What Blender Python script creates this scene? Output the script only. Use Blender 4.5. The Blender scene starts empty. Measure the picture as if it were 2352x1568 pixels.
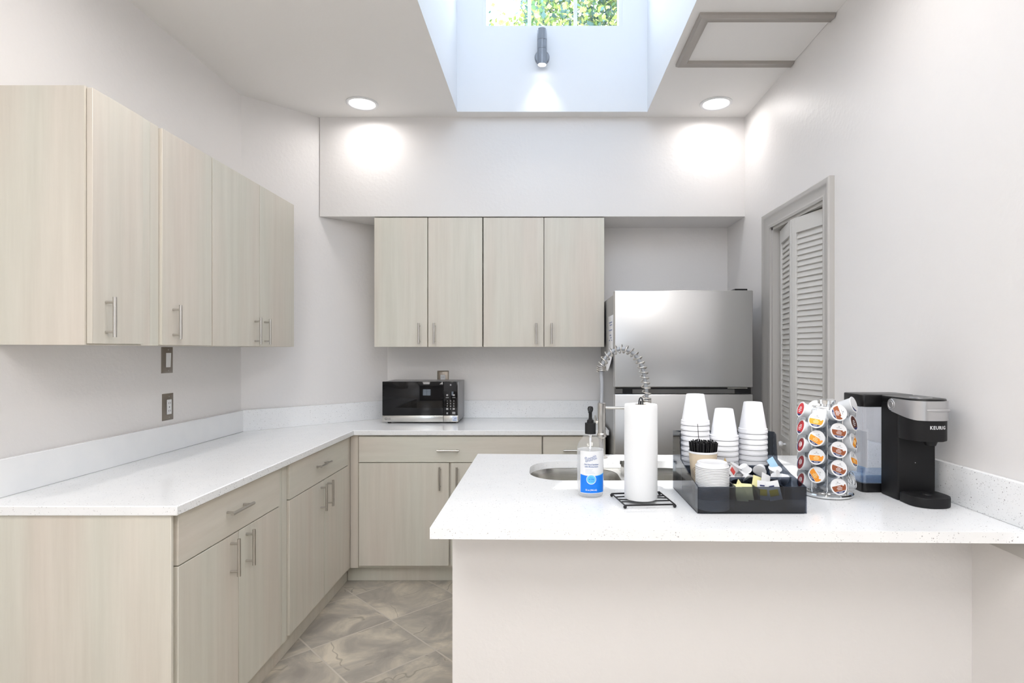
import bpy, bmesh, math, random
from mathutils import Vector, Matrix
random.seed(7)
PI = math.pi
S = bpy.context.scene
COL = S.collection

# ------------------------------------------------------------------ camera
cd = bpy.data.cameras.new('camera')
cam = bpy.data.objects.new('camera', cd); COL.objects.link(cam)
cam.location = (0, 0, 1.385); cam.rotation_euler = (PI/2, 0, 0)
cd.sensor_width = 36; cd.lens = 20.036
cd.shift_x = -69/2352; cd.shift_y = 19/2352
cd.clip_start = .05; cd.clip_end = 200
S.camera = cam
# ------------------------------------------------------------------ look
S.view_settings.view_transform = 'Standard'; S.view_settings.look = 'None'
S.view_settings.exposure = 0.22; S.view_settings.gamma = 1.0
S.view_settings.use_curve_mapping = False
S.cycles.max_bounces = 12; S.cycles.diffuse_bounces = 6; S.cycles.transparent_max_bounces = 24
S.cycles.sample_clamp_indirect = 6
# ------------------------------------------------------------------ world and sun
W = bpy.data.worlds.new('sky'); S.world = W; W.use_nodes = True
bg = W.node_tree.nodes['Background']
bg.inputs[0].default_value = (.80, .90, 1.0, 1); bg.inputs[1].default_value = 5.8
def light(name, typ, loc, energy, color=(1,1,1), rot=(0,0,0), **kw):
    l = bpy.data.lights.new(name, typ); l.energy = energy; l.color = color
    for k, v in kw.items(): setattr(l, k, v)
    o = bpy.data.objects.new(name, l); COL.objects.link(o); o.location = loc; o.rotation_euler = rot
    return o
light('sun', 'SUN', (0, -6, 12), 3.0, (1, .96, .88), (math.radians(32), 0, math.radians(-18)), angle=.01)
def portal(name, loc, rot, sx, sy):
    o = light(name, 'AREA', loc, 1, rot=rot, shape='RECTANGLE', size=sx, size_y=sy)
    o.data.cycles.is_portal = True
portal('daylight_portal', (.063, 3.60, 3.85), (-PI/2, 0, 0), .9, .95)
portal('daylight_portal', (.063, .50, 3.75), (PI/2, 0, 0), 1.0, 1.2)  # guides sky light through the added shaft window
portal('daylight_portal', (-.95, -4.05, 1.6), (PI/2, 0, 0), .9, 1.2)  # guides sky light through the added rear window
LAMP_W = 1.7      # watts of one recessed light
PANEL_W = 8.0    # watts of one added fill panel behind the camera
WARM = (1.0, .955, .925)

# ------------------------------------------------------------------ geometry constants
LX, RX, BY, CZ = -1.74, 1.2855, 3.95, 2.858
SOF_Y, SOF_Z = 3.61, 2.229
CT = .914   # worktop height

# ------------------------------------------------------------------ materials
MATS = {}
def srgb(r, g, b):
    f = lambda c: (c/255/12.92) if c/255 <= .04045 else ((c/255+.055)/1.055)**2.4
    return (f(r), f(g), f(b), 1)
def mat(name, col, rough=.5, metal=0, **kw):
    if name in MATS: return MATS[name]
    m = bpy.data.materials.new(name); m.use_nodes = True
    p = m.node_tree.nodes['Principled BSDF']
    p.inputs['Base Color'].default_value = col; p.inputs['Roughness'].default_value = rough
    p.inputs['Metallic'].default_value = metal
    for k, v in kw.items(): p.inputs[k].default_value = v
    MATS[name] = m
    return m
def nt(m): return m.node_tree, m.node_tree.nodes, m.node_tree.links, m.node_tree.nodes['Principled BSDF']
def add_bump(m, scale, strength, dist=.002, detail=3, thresh=None):
    t, n, l, p = nt(m)
    tc = n.new('ShaderNodeTexCoord'); no = n.new('ShaderNodeTexNoise'); b = n.new('ShaderNodeBump')
    no.inputs['Scale'].default_value = scale; no.inputs['Detail'].default_value = detail
    l.new(tc.outputs['Object'], no.inputs['Vector'])
    src = no.outputs['Fac']
    if thresh:
        r = n.new('ShaderNodeMapRange'); r.inputs[1].default_value = thresh[0]; r.inputs[2].default_value = thresh[1]
        l.new(src, r.inputs[0]); src = r.outputs[0]
    l.new(src, b.inputs['Height']); b.inputs['Strength'].default_value = strength; b.inputs['Distance'].default_value = dist
    l.new(b.outputs[0], p.inputs['Normal'])
    return m
M_wall = add_bump(mat('wall_paint', (.78, .765, .758, 1), .45), 48, .09, .004, 4, (.42, .66))
M_ceil = add_bump(mat('ceiling_paint', (.83, .82, .81, 1), .7), 70, .15, .003)
M_shaft = mat('skylight_paint', (.83, .85, .88, 1), .6)
M_trim = mat('trim_paint', (.50, .485, .465, 1), .35)
M_hatch = mat('hatch_trim_paint', (.36, .335, .31, 1), .4)
M_louver = mat('louver_paint', (.62, .61, .59, 1), .4)
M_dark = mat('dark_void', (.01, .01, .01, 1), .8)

def wood(name, horizontal=False):
    m = mat(name, (.7, .68, .6, 1), .42)
    t, n, l, p = nt(m)
    tc = n.new('ShaderNodeTexCoord'); mp = n.new('ShaderNodeMapping'); oi = n.new('ShaderNodeObjectInfo')
    mp.inputs['Scale'].default_value = (2.2, 2.2, 26) if horizontal else (26, 26, 1.3)
    ad = n.new('ShaderNodeVectorMath'); ad.operation = 'ADD'
    mul = n.new('ShaderNodeMath'); mul.operation = 'MULTIPLY'; mul.inputs[1].default_value = 37
    l.new(oi.outputs['Random'], mul.inputs[0]); l.new(tc.outputs['Object'], mp.inputs[0])
    l.new(mp.outputs[0], ad.inputs[0]); l.new(mul.outputs[0], ad.inputs[1])
    a = n.new('ShaderNodeTexNoise'); a.inputs['Scale'].default_value = 1.0; a.inputs['Detail'].default_value = 6; a.inputs['Roughness'].default_value = .65
    l.new(ad.outputs[0], a.inputs['Vector'])
    mp2 = n.new('ShaderNodeMapping'); mp2.inputs['Scale'].default_value = (1, 1, 5) if horizontal else (4, 4, .5)
    ad2 = n.new('ShaderNodeVectorMath'); ad2.operation = 'ADD'
    l.new(tc.outputs['Object'], mp2.inputs[0]); l.new(mp2.outputs[0], ad2.inputs[0]); l.new(mul.outputs[0], ad2.inputs[1])
    b = n.new('ShaderNodeTexNoise'); b.inputs['Scale'].default_value = 1.2; b.inputs['Detail'].default_value = 2
    l.new(ad2.outputs[0], b.inputs['Vector'])
    r1 = n.new('ShaderNodeValToRGB'); e = r1.color_ramp.elements
    e[0].position = .25; e[0].color = (.61, .58, .52, 1); e[1].position = .75; e[1].color = (.70, .67, .61, 1)
    r2 = n.new('ShaderNodeValToRGB'); e = r2.color_ramp.elements
    e[0].position = .35; e[0].color = (.975, 1.0, .975, 1); e[1].position = .68; e[1].color = (1.0, .955, .93, 1)
    mx = n.new('ShaderNodeMix'); mx.data_type = 'RGBA'; mx.blend_type = 'MULTIPLY'; mx.inputs[0].default_value = 1
    l.new(a.outputs['Fac'], r1.inputs[0]); l.new(b.outputs['Fac'], r2.inputs[0])
    l.new(r1.outputs[0], mx.inputs[6]); l.new(r2.outputs[0], mx.inputs[7]); l.new(mx.outputs[2], p.inputs['Base Color'])
    return m
M_wood = wood('limed_wood_upright_grain'); M_woodh = wood('limed_wood_level_grain', True)

def quartz():
    m = mat('speckled_quartz', (.86, .87, .885, 1), .16)
    t, n, l, p = nt(m)
    tc = n.new('ShaderNodeTexCoord')
    fac = None
    for sc, th, dens in ((140, .26, .90), (300, .30, .86)):
        v = n.new('ShaderNodeTexVoronoi'); v.inputs['Scale'].default_value = sc
        ns = n.new('ShaderNodeTexNoise'); ns.inputs['Scale'].default_value = 300
        l.new(tc.outputs['Object'], v.inputs['Vector'])
        c = n.new('ShaderNodeMath'); c.operation = 'LESS_THAN'; c.inputs[1].default_value = th
        l.new(v.outputs['Distance'], c.inputs[0])
        sp = n.new('ShaderNodeSeparateColor'); l.new(v.outputs['Color'], sp.inputs[0])
        g = n.new('ShaderNodeMath'); g.operation = 'GREATER_THAN'; g.inputs[1].default_value = dens
        l.new(sp.outputs[0], g.inputs[0])
        mu = n.new('ShaderNodeMath'); mu.operation = 'MULTIPLY'; l.new(c.outputs[0], mu.inputs[0]); l.new(g.outputs[0], mu.inputs[1])
        mu2 = n.new('ShaderNodeMath'); mu2.operation = 'MULTIPLY'; l.new(mu.outputs[0], mu2.inputs[0]); l.new(sp.outputs[1], mu2.inputs[1])
        if fac is None: fac = mu2
        else:
            mxm = n.new('ShaderNodeMath'); mxm.operation = 'MAXIMUM'; l.new(fac.outputs[0], mxm.inputs[0]); l.new(mu2.outputs[0], mxm.inputs[1]); fac = mxm
    cl = n.new('ShaderNodeTexNoise'); cl.inputs['Scale'].default_value = 14; cl.inputs['Detail'].default_value = 4
    l.new(tc.outputs['Object'], cl.inputs['Vector'])
    rr = n.new('ShaderNodeValToRGB'); e = rr.color_ramp.elements
    e[0].position = .3; e[0].color = (.85, .865, .88, 1); e[1].position = .7; e[1].color = (.88, .89, .90, 1)
    l.new(cl.outputs['Fac'], rr.inputs[0])
    mx = n.new('ShaderNodeMix'); mx.data_type = 'RGBA'
    l.new(fac.outputs[0], mx.inputs[0]); l.new(rr.outputs[0], mx.inputs[6]); mx.inputs[7].default_value = (.36, .35, .36, 1)
    l.new(mx.outputs[2], p.inputs['Base Color'])
    return m
M_quartz = quartz()

def tile():
    m = mat('stone_floor_tile', (.4, .37, .33, 1), .32)
    t, n, l, p = nt(m)
    tc = n.new('ShaderNodeTexCoord')
    sub = n.new('ShaderNodeVectorMath'); sub.operation = 'SUBTRACT'; sub.inputs[1].default_value = (-.7745, 2.922, 0)
    rot = n.new('ShaderNodeVectorRotate'); rot.rotation_type = 'Z_AXIS'; rot.inputs['Angle'].default_value = -math.radians(44)
    l.new(tc.outputs['Object'], sub.inputs[0]); l.new(sub.outputs[0], rot.inputs['Vector'])
    br = n.new('ShaderNodeTexBrick'); br.offset = 0; br.squash = 1
    br.inputs['Scale'].default_value = 1; br.inputs['Brick Width'].default_value = .41; br.inputs['Row Height'].default_value = .41
    br.inputs['Mortar Size'].default_value = .0045; br.inputs['Mortar Smooth'].default_value = .2
    br.inputs['Color1'].default_value = (0, 0, 0, 1); br.inputs['Color2'].default_value = (1, 1, 1, 1); br.inputs['Mortar'].default_value = (.5, .5, .5, 1)
    l.new(rot.outputs[0], br.inputs['Vector'])
    # each tile shifts the stone pattern
    sc = n.new('ShaderNodeVectorMath'); sc.operation = 'SCALE'; sc.inputs['Scale'].default_value = 1/.41
    l.new(rot.outputs[0], sc.inputs[0])
    fl = n.new('ShaderNodeVectorMath'); fl.operation = 'FLOOR'; l.new(sc.outputs[0], fl.inputs[0])
    wn = n.new('ShaderNodeTexWhiteNoise'); l.new(fl.outputs[0], wn.inputs['Vector'])
    off = n.new('ShaderNodeVectorMath'); off.operation = 'MULTIPLY_ADD'; off.inputs[1].default_value = (9, 9, 9)
    l.new(wn.outputs['Color'], off.inputs[0]); l.new(rot.outputs[0], off.inputs[2])
    n1 = n.new('ShaderNodeTexNoise'); n1.inputs['Scale'].default_value = 4.2; n1.inputs['Detail'].default_value = 7; n1.inputs['Roughness'].default_value = .6; n1.inputs['Distortion'].default_value = .8
    l.new(off.outputs[0], n1.inputs['Vector'])
    rp = n.new('ShaderNodeValToRGB'); el = rp.color_ramp.elements
    el[0].position = .33; el[0].color = (.32, .29, .255, 1); el[1].position = .66; el[1].color = (.68, .61, .50, 1)
    e2 = el.new(.46); e2.color = (.41, .375, .325, 1); e3 = el.new(.55); e3.color = (.53, .48, .40, 1)
    l.new(n1.outputs['Fac'], rp.inputs[0])
    # hair cracks
    dn = n.new('ShaderNodeTexNoise'); dn.inputs['Scale'].default_value = 5; l.new(off.outputs[0], dn.inputs['Vector'])
    dm = n.new('ShaderNodeVectorMath'); dm.operation = 'MULTIPLY_ADD'; dm.inputs[1].default_value = (.25, .25, .25)
    l.new(dn.outputs['Color'], dm.inputs[0]); l.new(off.outputs[0], dm.inputs[2])
    vo = n.new('ShaderNodeTexVoronoi'); vo.feature = 'DISTANCE_TO_EDGE'; vo.inputs['Scale'].default_value = 2.6
    l.new(dm.outputs[0], vo.inputs['Vector'])
    cr = n.new('ShaderNodeMapRange'); cr.inputs[1].default_value = .003; cr.inputs[2].default_value = .012; cr.inputs[3].default_value = .45; cr.inputs[4].default_value = 0
    l.new(vo.outputs['Distance'], cr.inputs[0])
    mk = n.new('ShaderNodeMath'); mk.operation = 'MULTIPLY'
    gt = n.new('ShaderNodeMath'); gt.operation = 'GREATER_THAN'; gt.inputs[1].default_value = .5; l.new(n1.outputs['Fac'], gt.inputs[0])
    l.new(cr.outputs[0], mk.inputs[0]); l.new(gt.outputs[0], mk.inputs[1])
    mx = n.new('ShaderNodeMix'); mx.data_type = 'RGBA'; l.new(mk.outputs[0], mx.inputs[0]); l.new(rp.outputs[0], mx.inputs[6]); mx.inputs[7].default_value = (.14, .12, .09, 1)
    mg = n.new('ShaderNodeMix'); mg.data_type = 'RGBA'; l.new(br.outputs['Fac'], mg.inputs[0]); l.new(mx.outputs[2], mg.inputs[6]); mg.inputs[7].default_value = (.58, .53, .46, 1)
    l.new(mg.outputs[2], p.inputs['Base Color'])
    bp = n.new('ShaderNodeBump'); bp.invert = True; bp.inputs['Strength'].default_value = .5; bp.inputs['Distance'].default_value = .003
    l.new(br.outputs['Fac'], bp.inputs['Height']); l.new(bp.outputs[0], p.inputs['Normal'])
    return m
M_tile = tile()

def brushed(name, col, rough, aniso=.7, sc=(1, 1, 260), amount=.06):
    m = mat(name, col, rough, 1)
    t, n, l, p = nt(m)
    tc = n.new('ShaderNodeTexCoord'); mp = n.new('ShaderNodeMapping'); mp.inputs['Scale'].default_value = sc
    no = n.new('ShaderNodeTexNoise'); no.inputs['Scale'].default_value = 3; no.inputs['Detail'].default_value = 3
    l.new(tc.outputs['Object'], mp.inputs[0]); l.new(mp.outputs[0], no.inputs['Vector'])
    r = n.new('ShaderNodeMapRange'); r.inputs[3].default_value = rough-amount; r.inputs[4].default_value = rough+amount
    l.new(no.outputs['Fac'], r.inputs[0]); l.new(r.outputs[0], p.inputs['Roughness'])
    return m
M_nickel = brushed('brushed_nickel', (.56, .54, .51, 1), .3)
M_fridge = brushed('fridge_steel', (.60, .60, .60, 1), .33, amount=.03)
M_fridge_side = mat('fridge_grey_side', (.36, .36, .36, 1), .4, .3)
M_steel = brushed('satin_steel', (.62, .61, .58, 1), .25)
M_sconce = brushed('sconce_steel', (.26, .27, .29, 1), .3)
M_chrome = mat('chrome', (.82, .83, .84, 1), .07, 1)
M_plate = brushed('bronze_plate', (.30, .265, .23, 1), .4)
M_hose = mat('grey_hose', (.38, .40, .43, 1), .4, .2)
M_black = mat('black_plastic', (.008, .008, .009, 1), .3, **{'Specular IOR Level': .35})
M_blackm = mat('matt_black_plastic', (.010, .010, .011, 1), .5, **{'Specular IOR Level': .25})
M_blackglass = mat('black_glass', (.006, .006, .007, 1), .04, **{'Specular IOR Level': .35})
M_wire = mat('black_wire', (.02, .02, .022, 1), .4, .5)
M_white = mat("white_plastic", (.76, .77, .79, 1), .35)
M_foam = mat('white_foam', (.70, .71, .745, 1), .55)
M_paper = add_bump(mat('white_towel_paper', (.77, .785, .80, 1), .9), 400, .25, .001)
M_sheet = mat('white_sheet', (.8, .8, .82, 1), .7)
M_beige = mat('beige_paper_cup', (.68, .57, .42, 1), .6)
M_line = mat('brown_print', (.20, .13, .09, 1), .7)
M_yellow = mat('pale_yellow_paper', (.83, .79, .42, 1), .6)
M_gold = mat('strong_yellow_print', (.80, .62, .03, 1), .6)
M_raw = mat('raw_sugar_paper', (.52, .36, .14, 1), .7)
M_bluep = mat('light_blue_paper', (.42, .66, .86, 1), .6)
M_redp = mat('red_print', (.62, .07, .06, 1), .6)
M_navy = mat('navy_print', (.02, .03, .12, 1), .6)
M_blue = mat('bright_blue_label', (.0, .19, .78, 1), .4)
M_cyan = mat('cyan_print', (.13, .55, .85, 1), .5)
M_text = mat('blue_grey_text', (.16, .22, .42, 1), .6)
M_greytext = mat('pale_grey_text', (.55, .58, .66, 1), .6)
M_orange = mat('orange_print', (.86, .31, .02, 1), .5)
M_brown = mat('brown_lid_print', (.27, .07, .02, 1), .5)
M_dkbrown = mat('dark_brown_lid_print', (.10, .03, .02, 1), .5)
M_maroon = mat('dark_red_lid_print', (.32, .02, .03, 1), .5)
M_red = mat('red_lid_print', (.55, .03, .04, 1), .5)
M_pod = mat('pod_shell', (.70, .72, .745, 1), .4)
M_silver = mat('silver_plastic', (.50, .50, .51, 1), .33, .75)
M_creamtube = mat('sheen', (.8, .8, .8, 1), .4)
def emis(name, col, s):
    m = mat(name, col, .5); _, n, l, p = nt(m)
    p.inputs['Emission Color'].default_value = col; p.inputs['Emission Strength'].default_value = s
    return m
M_lamp = emis('lit_diffuser', (1, .98, .96, 1), 6)
def clear(name, tint, f0=.04, rough=.03, coat=.0):
    m = bpy.data.materials.new(name); m.use_nodes = True; n = m.node_tree.nodes; l = m.node_tree.links
    n.remove(n['Principled BSDF']); out = n['Material Output']
    tr = n.new('ShaderNodeBsdfTransparent'); tr.inputs[0].default_value = tint
    gl = n.new('ShaderNodeBsdfGlossy'); gl.inputs['Roughness'].default_value = rough; gl.inputs['Color'].default_value = (1, 1, 1, 1)
    lw = n.new('ShaderNodeLayerWeight'); lw.inputs['Blend'].default_value = .5
    pw = n.new('ShaderNodeMath'); pw.operation = 'POWER'; pw.inputs[1].default_value = 4.5; l.new(lw.outputs['Facing'], pw.inputs[0])
    fr = n.new('ShaderNodeMath'); fr.operation = 'MULTIPLY_ADD'; fr.inputs[1].default_value = .7; fr.inputs[2].default_value = f0; l.new(pw.outputs[0], fr.inputs[0])
    mx = n.new('ShaderNodeMixShader'); l.new(fr.outputs[0], mx.inputs[0]); l.new(tr.outputs[0], mx.inputs[1]); l.new(gl.outputs[0], mx.inputs[2])
    last = mx
    if coat:
        df = n.new('ShaderNodeBsdfDiffuse'); df.inputs[0].default_value = (.8, .82, .84, 1)
        m2 = n.new('ShaderNodeMixShader'); m2.inputs[0].default_value = coat; l.new(mx.outputs[0], m2.inputs[1]); l.new(df.outputs[0], m2.inputs[2]); last = m2
    l.new(last.outputs[0], out.inputs[0]); MATS[name] = m
    return m
M_glass = clear('window_glass', (.97, .98, 1, 1))
M_smoke = clear('smoky_acrylic', (.39, .42, .47, 1), rough=.05)
M_bottle = clear('clear_bottle_plastic', (.985, .985, .99, 1), coat=.06)
M_gel = clear('milky_gel', (.98, .985, .99, 1), coat=.30)
M_tank = clear('water_tank_plastic', (.95, .96, .98, 1), coat=.03)
M_water = clear('blue_water', (.55, .68, .82, 1))
M_acry = clear('clear_acrylic', (.80, .82, .85, 1), coat=.06)

# ------------------------------------------------------------------ mesh helpers
class MB:
    """collects shapes in one bmesh and links them as ONE object"""
    def __init__(s): s.bm = bmesh.new(); s.mats = []; s.cur = 0
    def m(s, material):
        if material not in s.mats: s.mats.append(material)
        s.cur = s.mats.index(material); return s
    def _faces(s, fs, smooth=False):
        for f in fs: f.material_index = s.cur; f.smooth = smooth
    def box(s, x0, x1, y0, y1, z0, z1, bev=0, seg=2):
        r = bmesh.ops.create_cube(s.bm, size=1)
        vs = r['verts']
        for v in vs:
            v.co = Vector((x0 + (v.co.x+.5)*(x1-x0), y0 + (v.co.y+.5)*(y1-y0), z0 + (v.co.z+.5)*(z1-z0)))
        fs = set(f for v in vs for f in v.link_faces)
        s._faces(fs)
        if bev:
            es = list(set(e for v in vs for e in v.link_edges))
            rr = bmesh.ops.bevel(s.bm, geom=es, offset=bev, segments=seg, affect='EDGES', profile=.5)
            s._faces(rr['faces'])
        return s
    def prism(s, pts, z0, z1, bev=0, smooth_side=False):
        b = [s.bm.verts.new((p[0], p[1], z0)) for p in pts]; t = [s.bm.verts.new((p[0], p[1], z1)) for p in pts]
        n = len(pts); fs = [s.bm.faces.new(b[::-1]), s.bm.faces.new(t)]
        s._faces(fs)
        sd = [s.bm.faces.new((b[i], b[(i+1) % n], t[(i+1) % n], t[i])) for i in range(n)]
        s._faces(sd, smooth_side)
        if bev:
            es = list(set(e for f in fs for e in f.edges))
            rr = bmesh.ops.bevel(s.bm, geom=es, offset=bev, segments=2, affect='EDGES', profile=.5); s._faces(rr['faces'])
        return s
    def prism_axis(s, pts, a0, a1, axis):
        """pts are the two other coordinates; extruded along axis 'x' or 'y'"""
        def P(p, a): return (a, p[0], p[1]) if axis == 'x' else (p[0], a, p[1])
        b = [s.bm.verts.new(P(p, a0)) for p in pts]; t = [s.bm.verts.new(P(p, a1)) for p in pts]; n = len(pts)
        s._faces([s.bm.faces.new(b[::-1]), s.bm.faces.new(t)] + [s.bm.faces.new((b[i], b[(i+1) % n], t[(i+1) % n], t[i])) for i in range(n)])
        return s
    def lathe(s, prof, n=32, c=(0, 0, 0), mtx=None, closed=False, smooth=True):
        rings = []
        for r, z in prof:
            if r < 1e-6: rings.append([s.bm.verts.new((0, 0, z))])
            else: rings.append([s.bm.verts.new((r*math.cos(2*PI*i/n), r*math.sin(2*PI*i/n), z)) for i in range(n)])
        pr = list(zip(rings[:-1], rings[1:]))
        if closed: pr.append((rings[-1], rings[0]))
        fs = []
        for a, b in pr:
            for i in range(n):
                j = (i+1) % n
                if len(a) == 1 and len(b) == 1: continue
                if len(a) == 1: fs.append(s.bm.faces.new((a[0], b[j], b[i])))
                elif len(b) == 1: fs.append(s.bm.faces.new((a[i], a[j], b[0])))
                else: fs.append(s.bm.faces.new((a[i], a[j], b[j], b[i])))
        s._faces(fs, smooth)
        M = Matrix.Translation(c) @ (mtx if mtx else Matrix())
        for rg in rings:
            for v in rg: v.co = M @ v.co
        return s
    def tube(s, pts, r, n=8, closed=False, cap=True):
        pts = [Vector(p) for p in pts]; N = len(pts); rings = []
        rr = r if isinstance(r, (list, tuple)) else [r]*N
        up = None
        for i, p in enumerate(pts):
            if closed: d = pts[(i+1) % N] - pts[i-1]
            else: d = pts[min(i+1, N-1)] - pts[max(i-1, 0)]
            d.normalize()
            if up is None:
                up = Vector((0, 0, 1)) if abs(d.z) < .9 else Vector((1, 0, 0))
            a = up - d*up.dot(d)
            if a.length < 1e-4: a = Vector((1, 0, 0)) - d*d.x
            a.normalize(); up = a; b = d.cross(a)
            rings.append([s.bm.verts.new(p + (a*math.cos(2*PI*k/n) + b*math.sin(2*PI*k/n))*rr[i]) for k in range(n)])
        fs = []
        for i in range(N if closed else N-1):
            A, B = rings[i], rings[(i+1) % N]
            for k in range(n): fs.append(s.bm.faces.new((A[k], A[(k+1) % n], B[(k+1) % n], B[k])))
        s._faces(fs, True)
        if not closed and cap: s._faces([s.bm.faces.new(rings[0][::-1]), s.bm.faces.new(rings[-1])])
        return s
    def cyl(s, p0, p1, r, n=16): return s.tube([p0, p1], r, n)
    def ball(s, c, r, n=12):
        q = bmesh.ops.create_uvsphere(s.bm, u_segments=n, v_segments=n//2+2, radius=r, matrix=Matrix.Translation(c))
        s._faces(set(f for v in q['verts'] for f in v.link_faces), True); return s
    def face(s, pts, smooth=False):
        s._faces([s.bm.faces.new([s.bm.verts.new(p) for p in pts])], smooth); return s
    def xform(s, M):
        for v in s.bm.verts: v.co = M @ v.co
        return s
    def mesh(s, name):
        bmesh.ops.recalc_face_normals(s.bm, faces=s.bm.faces[:])
        me = bpy.data.meshes.new(name); s.bm.to_mesh(me); s.bm.free(); me.set_sharp_from_angle(angle=math.radians(38))
        for x in s.mats: me.materials.append(x)
        return me
    def build(s, name, parent=None, loc=(0, 0, 0), bevel=0):
        o = bpy.data.objects.new(name, s.mesh(name)); COL.objects.link(o); o.location = loc
        if parent: o.parent = parent
        if bevel:
            b = o.modifiers.new('edge', 'BEVEL'); b.width = bevel; b.segments = 2; b.limit_method = 'ANGLE'; b.angle_limit = math.radians(40)
        return o
def new(material): return MB().m(material)
def tag(o, label=None, cat=None, group=None, kind=None):
    if label: o['label'] = label
    if cat: o['category'] = cat
    if group: o['group'] = group
    if kind: o['kind'] = kind
    return o
def thing(name, label, cat, loc=(0, 0, 0), rz=0, group=None):
    o = bpy.data.objects.new(name, None); COL.objects.link(o); o.location = loc; o.rotation_euler = (0, 0, rz)
    o.empty_display_size = .05
    return tag(o, label, cat, group)
def copy_tree(o, parent=None):
    c = o.copy(); COL.objects.link(c); c.parent = parent
    for ch in list(o.children): copy_tree(ch, c)
    return c
def struct(mb, name, bevel=0, parent=None):
    o = mb.build(name, parent, bevel=bevel)
    if not parent: o['kind'] = 'structure'
    return o
def text_bm(txt, size, material, mb, M, extr=.0004, bold=0, xs=1.0):
    cu = bpy.data.curves.new('t', 'FONT'); cu.body = txt; cu.size = size; cu.extrude = extr; cu.align_x = 'CENTER'; cu.align_y = 'CENTER'; cu.offset = bold
    cu.resolution_u = 2; cu.space_character = 1.14 if txt == 'KEURIG' else 1
    o = bpy.data.objects.new('t', cu); COL.objects.link(o)
    dg = bpy.context.evaluated_depsgraph_get(); dg.update()
    me = bpy.data.meshes.new_from_object(o.evaluated_get(dg))
    bpy.data.objects.remove(o); bpy.data.curves.remove(cu)
    mb.m(material)
    n0 = len(mb.bm.verts); f0 = len(mb.bm.faces)
    mb.bm.from_mesh(me); bpy.data.meshes.remove(me)
    mb.bm.verts.ensure_lookup_table(); mb.bm.faces.ensure_lookup_table()
    SX = Matrix.Diagonal((xs, 1, 1, 1))
    for v in mb.bm.verts[n0:]:
        v.co = (M(SX @ v.co) if callable(M) else M @ (SX @ v.co))
    for f in mb.bm.faces[f0:]: f.material_index = mb.cur
    return mb
def rrect(x0, x1, y0, y1, r, n=8):
    pts = []
    for cx, cy, a0 in ((x1-r, y1-r, 0), (x0+r, y1-r, 90), (x0+r, y0+r, 180), (x1-r, y0+r, 270)):
        for i in range(n+1):
            a = math.radians(a0 + 90*i/n); pts.append((cx+r*math.cos(a), cy+r*math.sin(a)))
    return pts
def plate_with_hole(mb, outer, hole, z0, z1):
    """outer: 4 corner quad ccw; hole: loop ccw. top, bottom, outer and inner sides."""
    c = (sum(p[0] for p in hole)/len(hole), sum(p[1] for p in hole)/len(hole))
    def seg_hit(a, loop):
        d = (math.cos(a), math.sin(a)); best = None
        for i in range(len(loop)):
            p, q = loop[i], loop[(i+1) % len(loop)]
            ex, ey = q[0]-p[0], q[1]-p[1]; den = d[0]*ey - d[1]*ex
            if abs(den) < 1e-12: continue
            t = ((p[0]-c[0])*ey - (p[1]-c[1])*ex)/den; u = ((p[0]-c[0])*d[1] - (p[1]-c[1])*d[0])/den
            if t > 0 and -1e-9 <= u <= 1+1e-9 and (best is None or t < best): best = t
        return (c[0]+d[0]*best, c[1]+d[1]*best)
    ang = sorted(set(round(math.atan2(p[1]-c[1], p[0]-c[0]), 6) for p in list(hole)+list(outer)))
    I = [seg_hit(a, hole) for a in ang]; O = [seg_hit(a, outer) for a in ang]; n = len(ang)
    V = lambda L, z: [mb.bm.verts.new((p[0], p[1], z)) for p in L]
    it, ot, ib, ob = V(I, z1), V(O, z1), V(I, z0), V(O, z0); fs = []; sm = []
    for i in range(n):
        j = (i+1) % n
        fs += [mb.bm.faces.new((ot[i], ot[j], it[j], it[i])), mb.bm.faces.new((ob[j], ob[i], ib[i], ib[j])),
               mb.bm.faces.new((ob[i], ob[j], ot[j], ot[i]))]
        sm.append(mb.bm.faces.new((it[i], it[j], ib[j], ib[i])))
    mb._faces(fs); mb._faces(sm, True)
    return mb

# ================================================================== STRUCTURE
T = .12
struct(new(M_tile).box(-1.9, 2.2, -4.2, 4.1, -.1, 0), 'floor')
SKX0, SKX1, SKY0, SKY1, SKT = -.526, .653, .60, 3.53, 4.55
c = new(M_ceil)
c.box(-1.86, SKX0, -4.2, 4.07, CZ, CZ+.08); c.box(SKX1, 2.2, -4.2, 4.07, CZ, CZ+.08)
c.box(SKX0, SKX1, -4.2, SKY0, CZ, CZ+.08); c.box(SKX0, SKX1, SKY1, 4.07, CZ, CZ+.08)
struct(c, 'ceiling')
struct(new(M_wall).box(LX-T, LX, -4.2, 4.07, 0, CZ), 'wall_left')
struct(new(M_wall).prism([(LX, 3.296), (-1.071, BY), (-1.2, BY+.1), (LX, BY+.1)], 0, CZ), 'wall_corner')
struct(new(M_wall).box(LX, RX+T, BY, BY+T, 0, CZ), 'wall_back')
sof = new(M_wall); sof.prism([(-1.407, SOF_Y), (RX, SOF_Y), (RX, BY), (-1.071, BY)], SOF_Z, CZ)
struct(sof, 'wall_soffit')
# right wall around the closet opening
DY0, DY1, DZ = 2.589, 3.187, 2.066
w = new(M_wall)
w.box(RX, RX+T, -4.2, DY0, 0, CZ); w.box(RX, RX+T, DY1, BY+T, 0, CZ); w.box(RX, RX+T, DY0, DY1, DZ, CZ)
struct(w, 'wall_right')
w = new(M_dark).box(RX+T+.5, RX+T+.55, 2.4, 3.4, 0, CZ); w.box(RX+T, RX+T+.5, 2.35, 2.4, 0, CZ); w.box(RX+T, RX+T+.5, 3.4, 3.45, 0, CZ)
struct(w, 'wall_closet')
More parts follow.
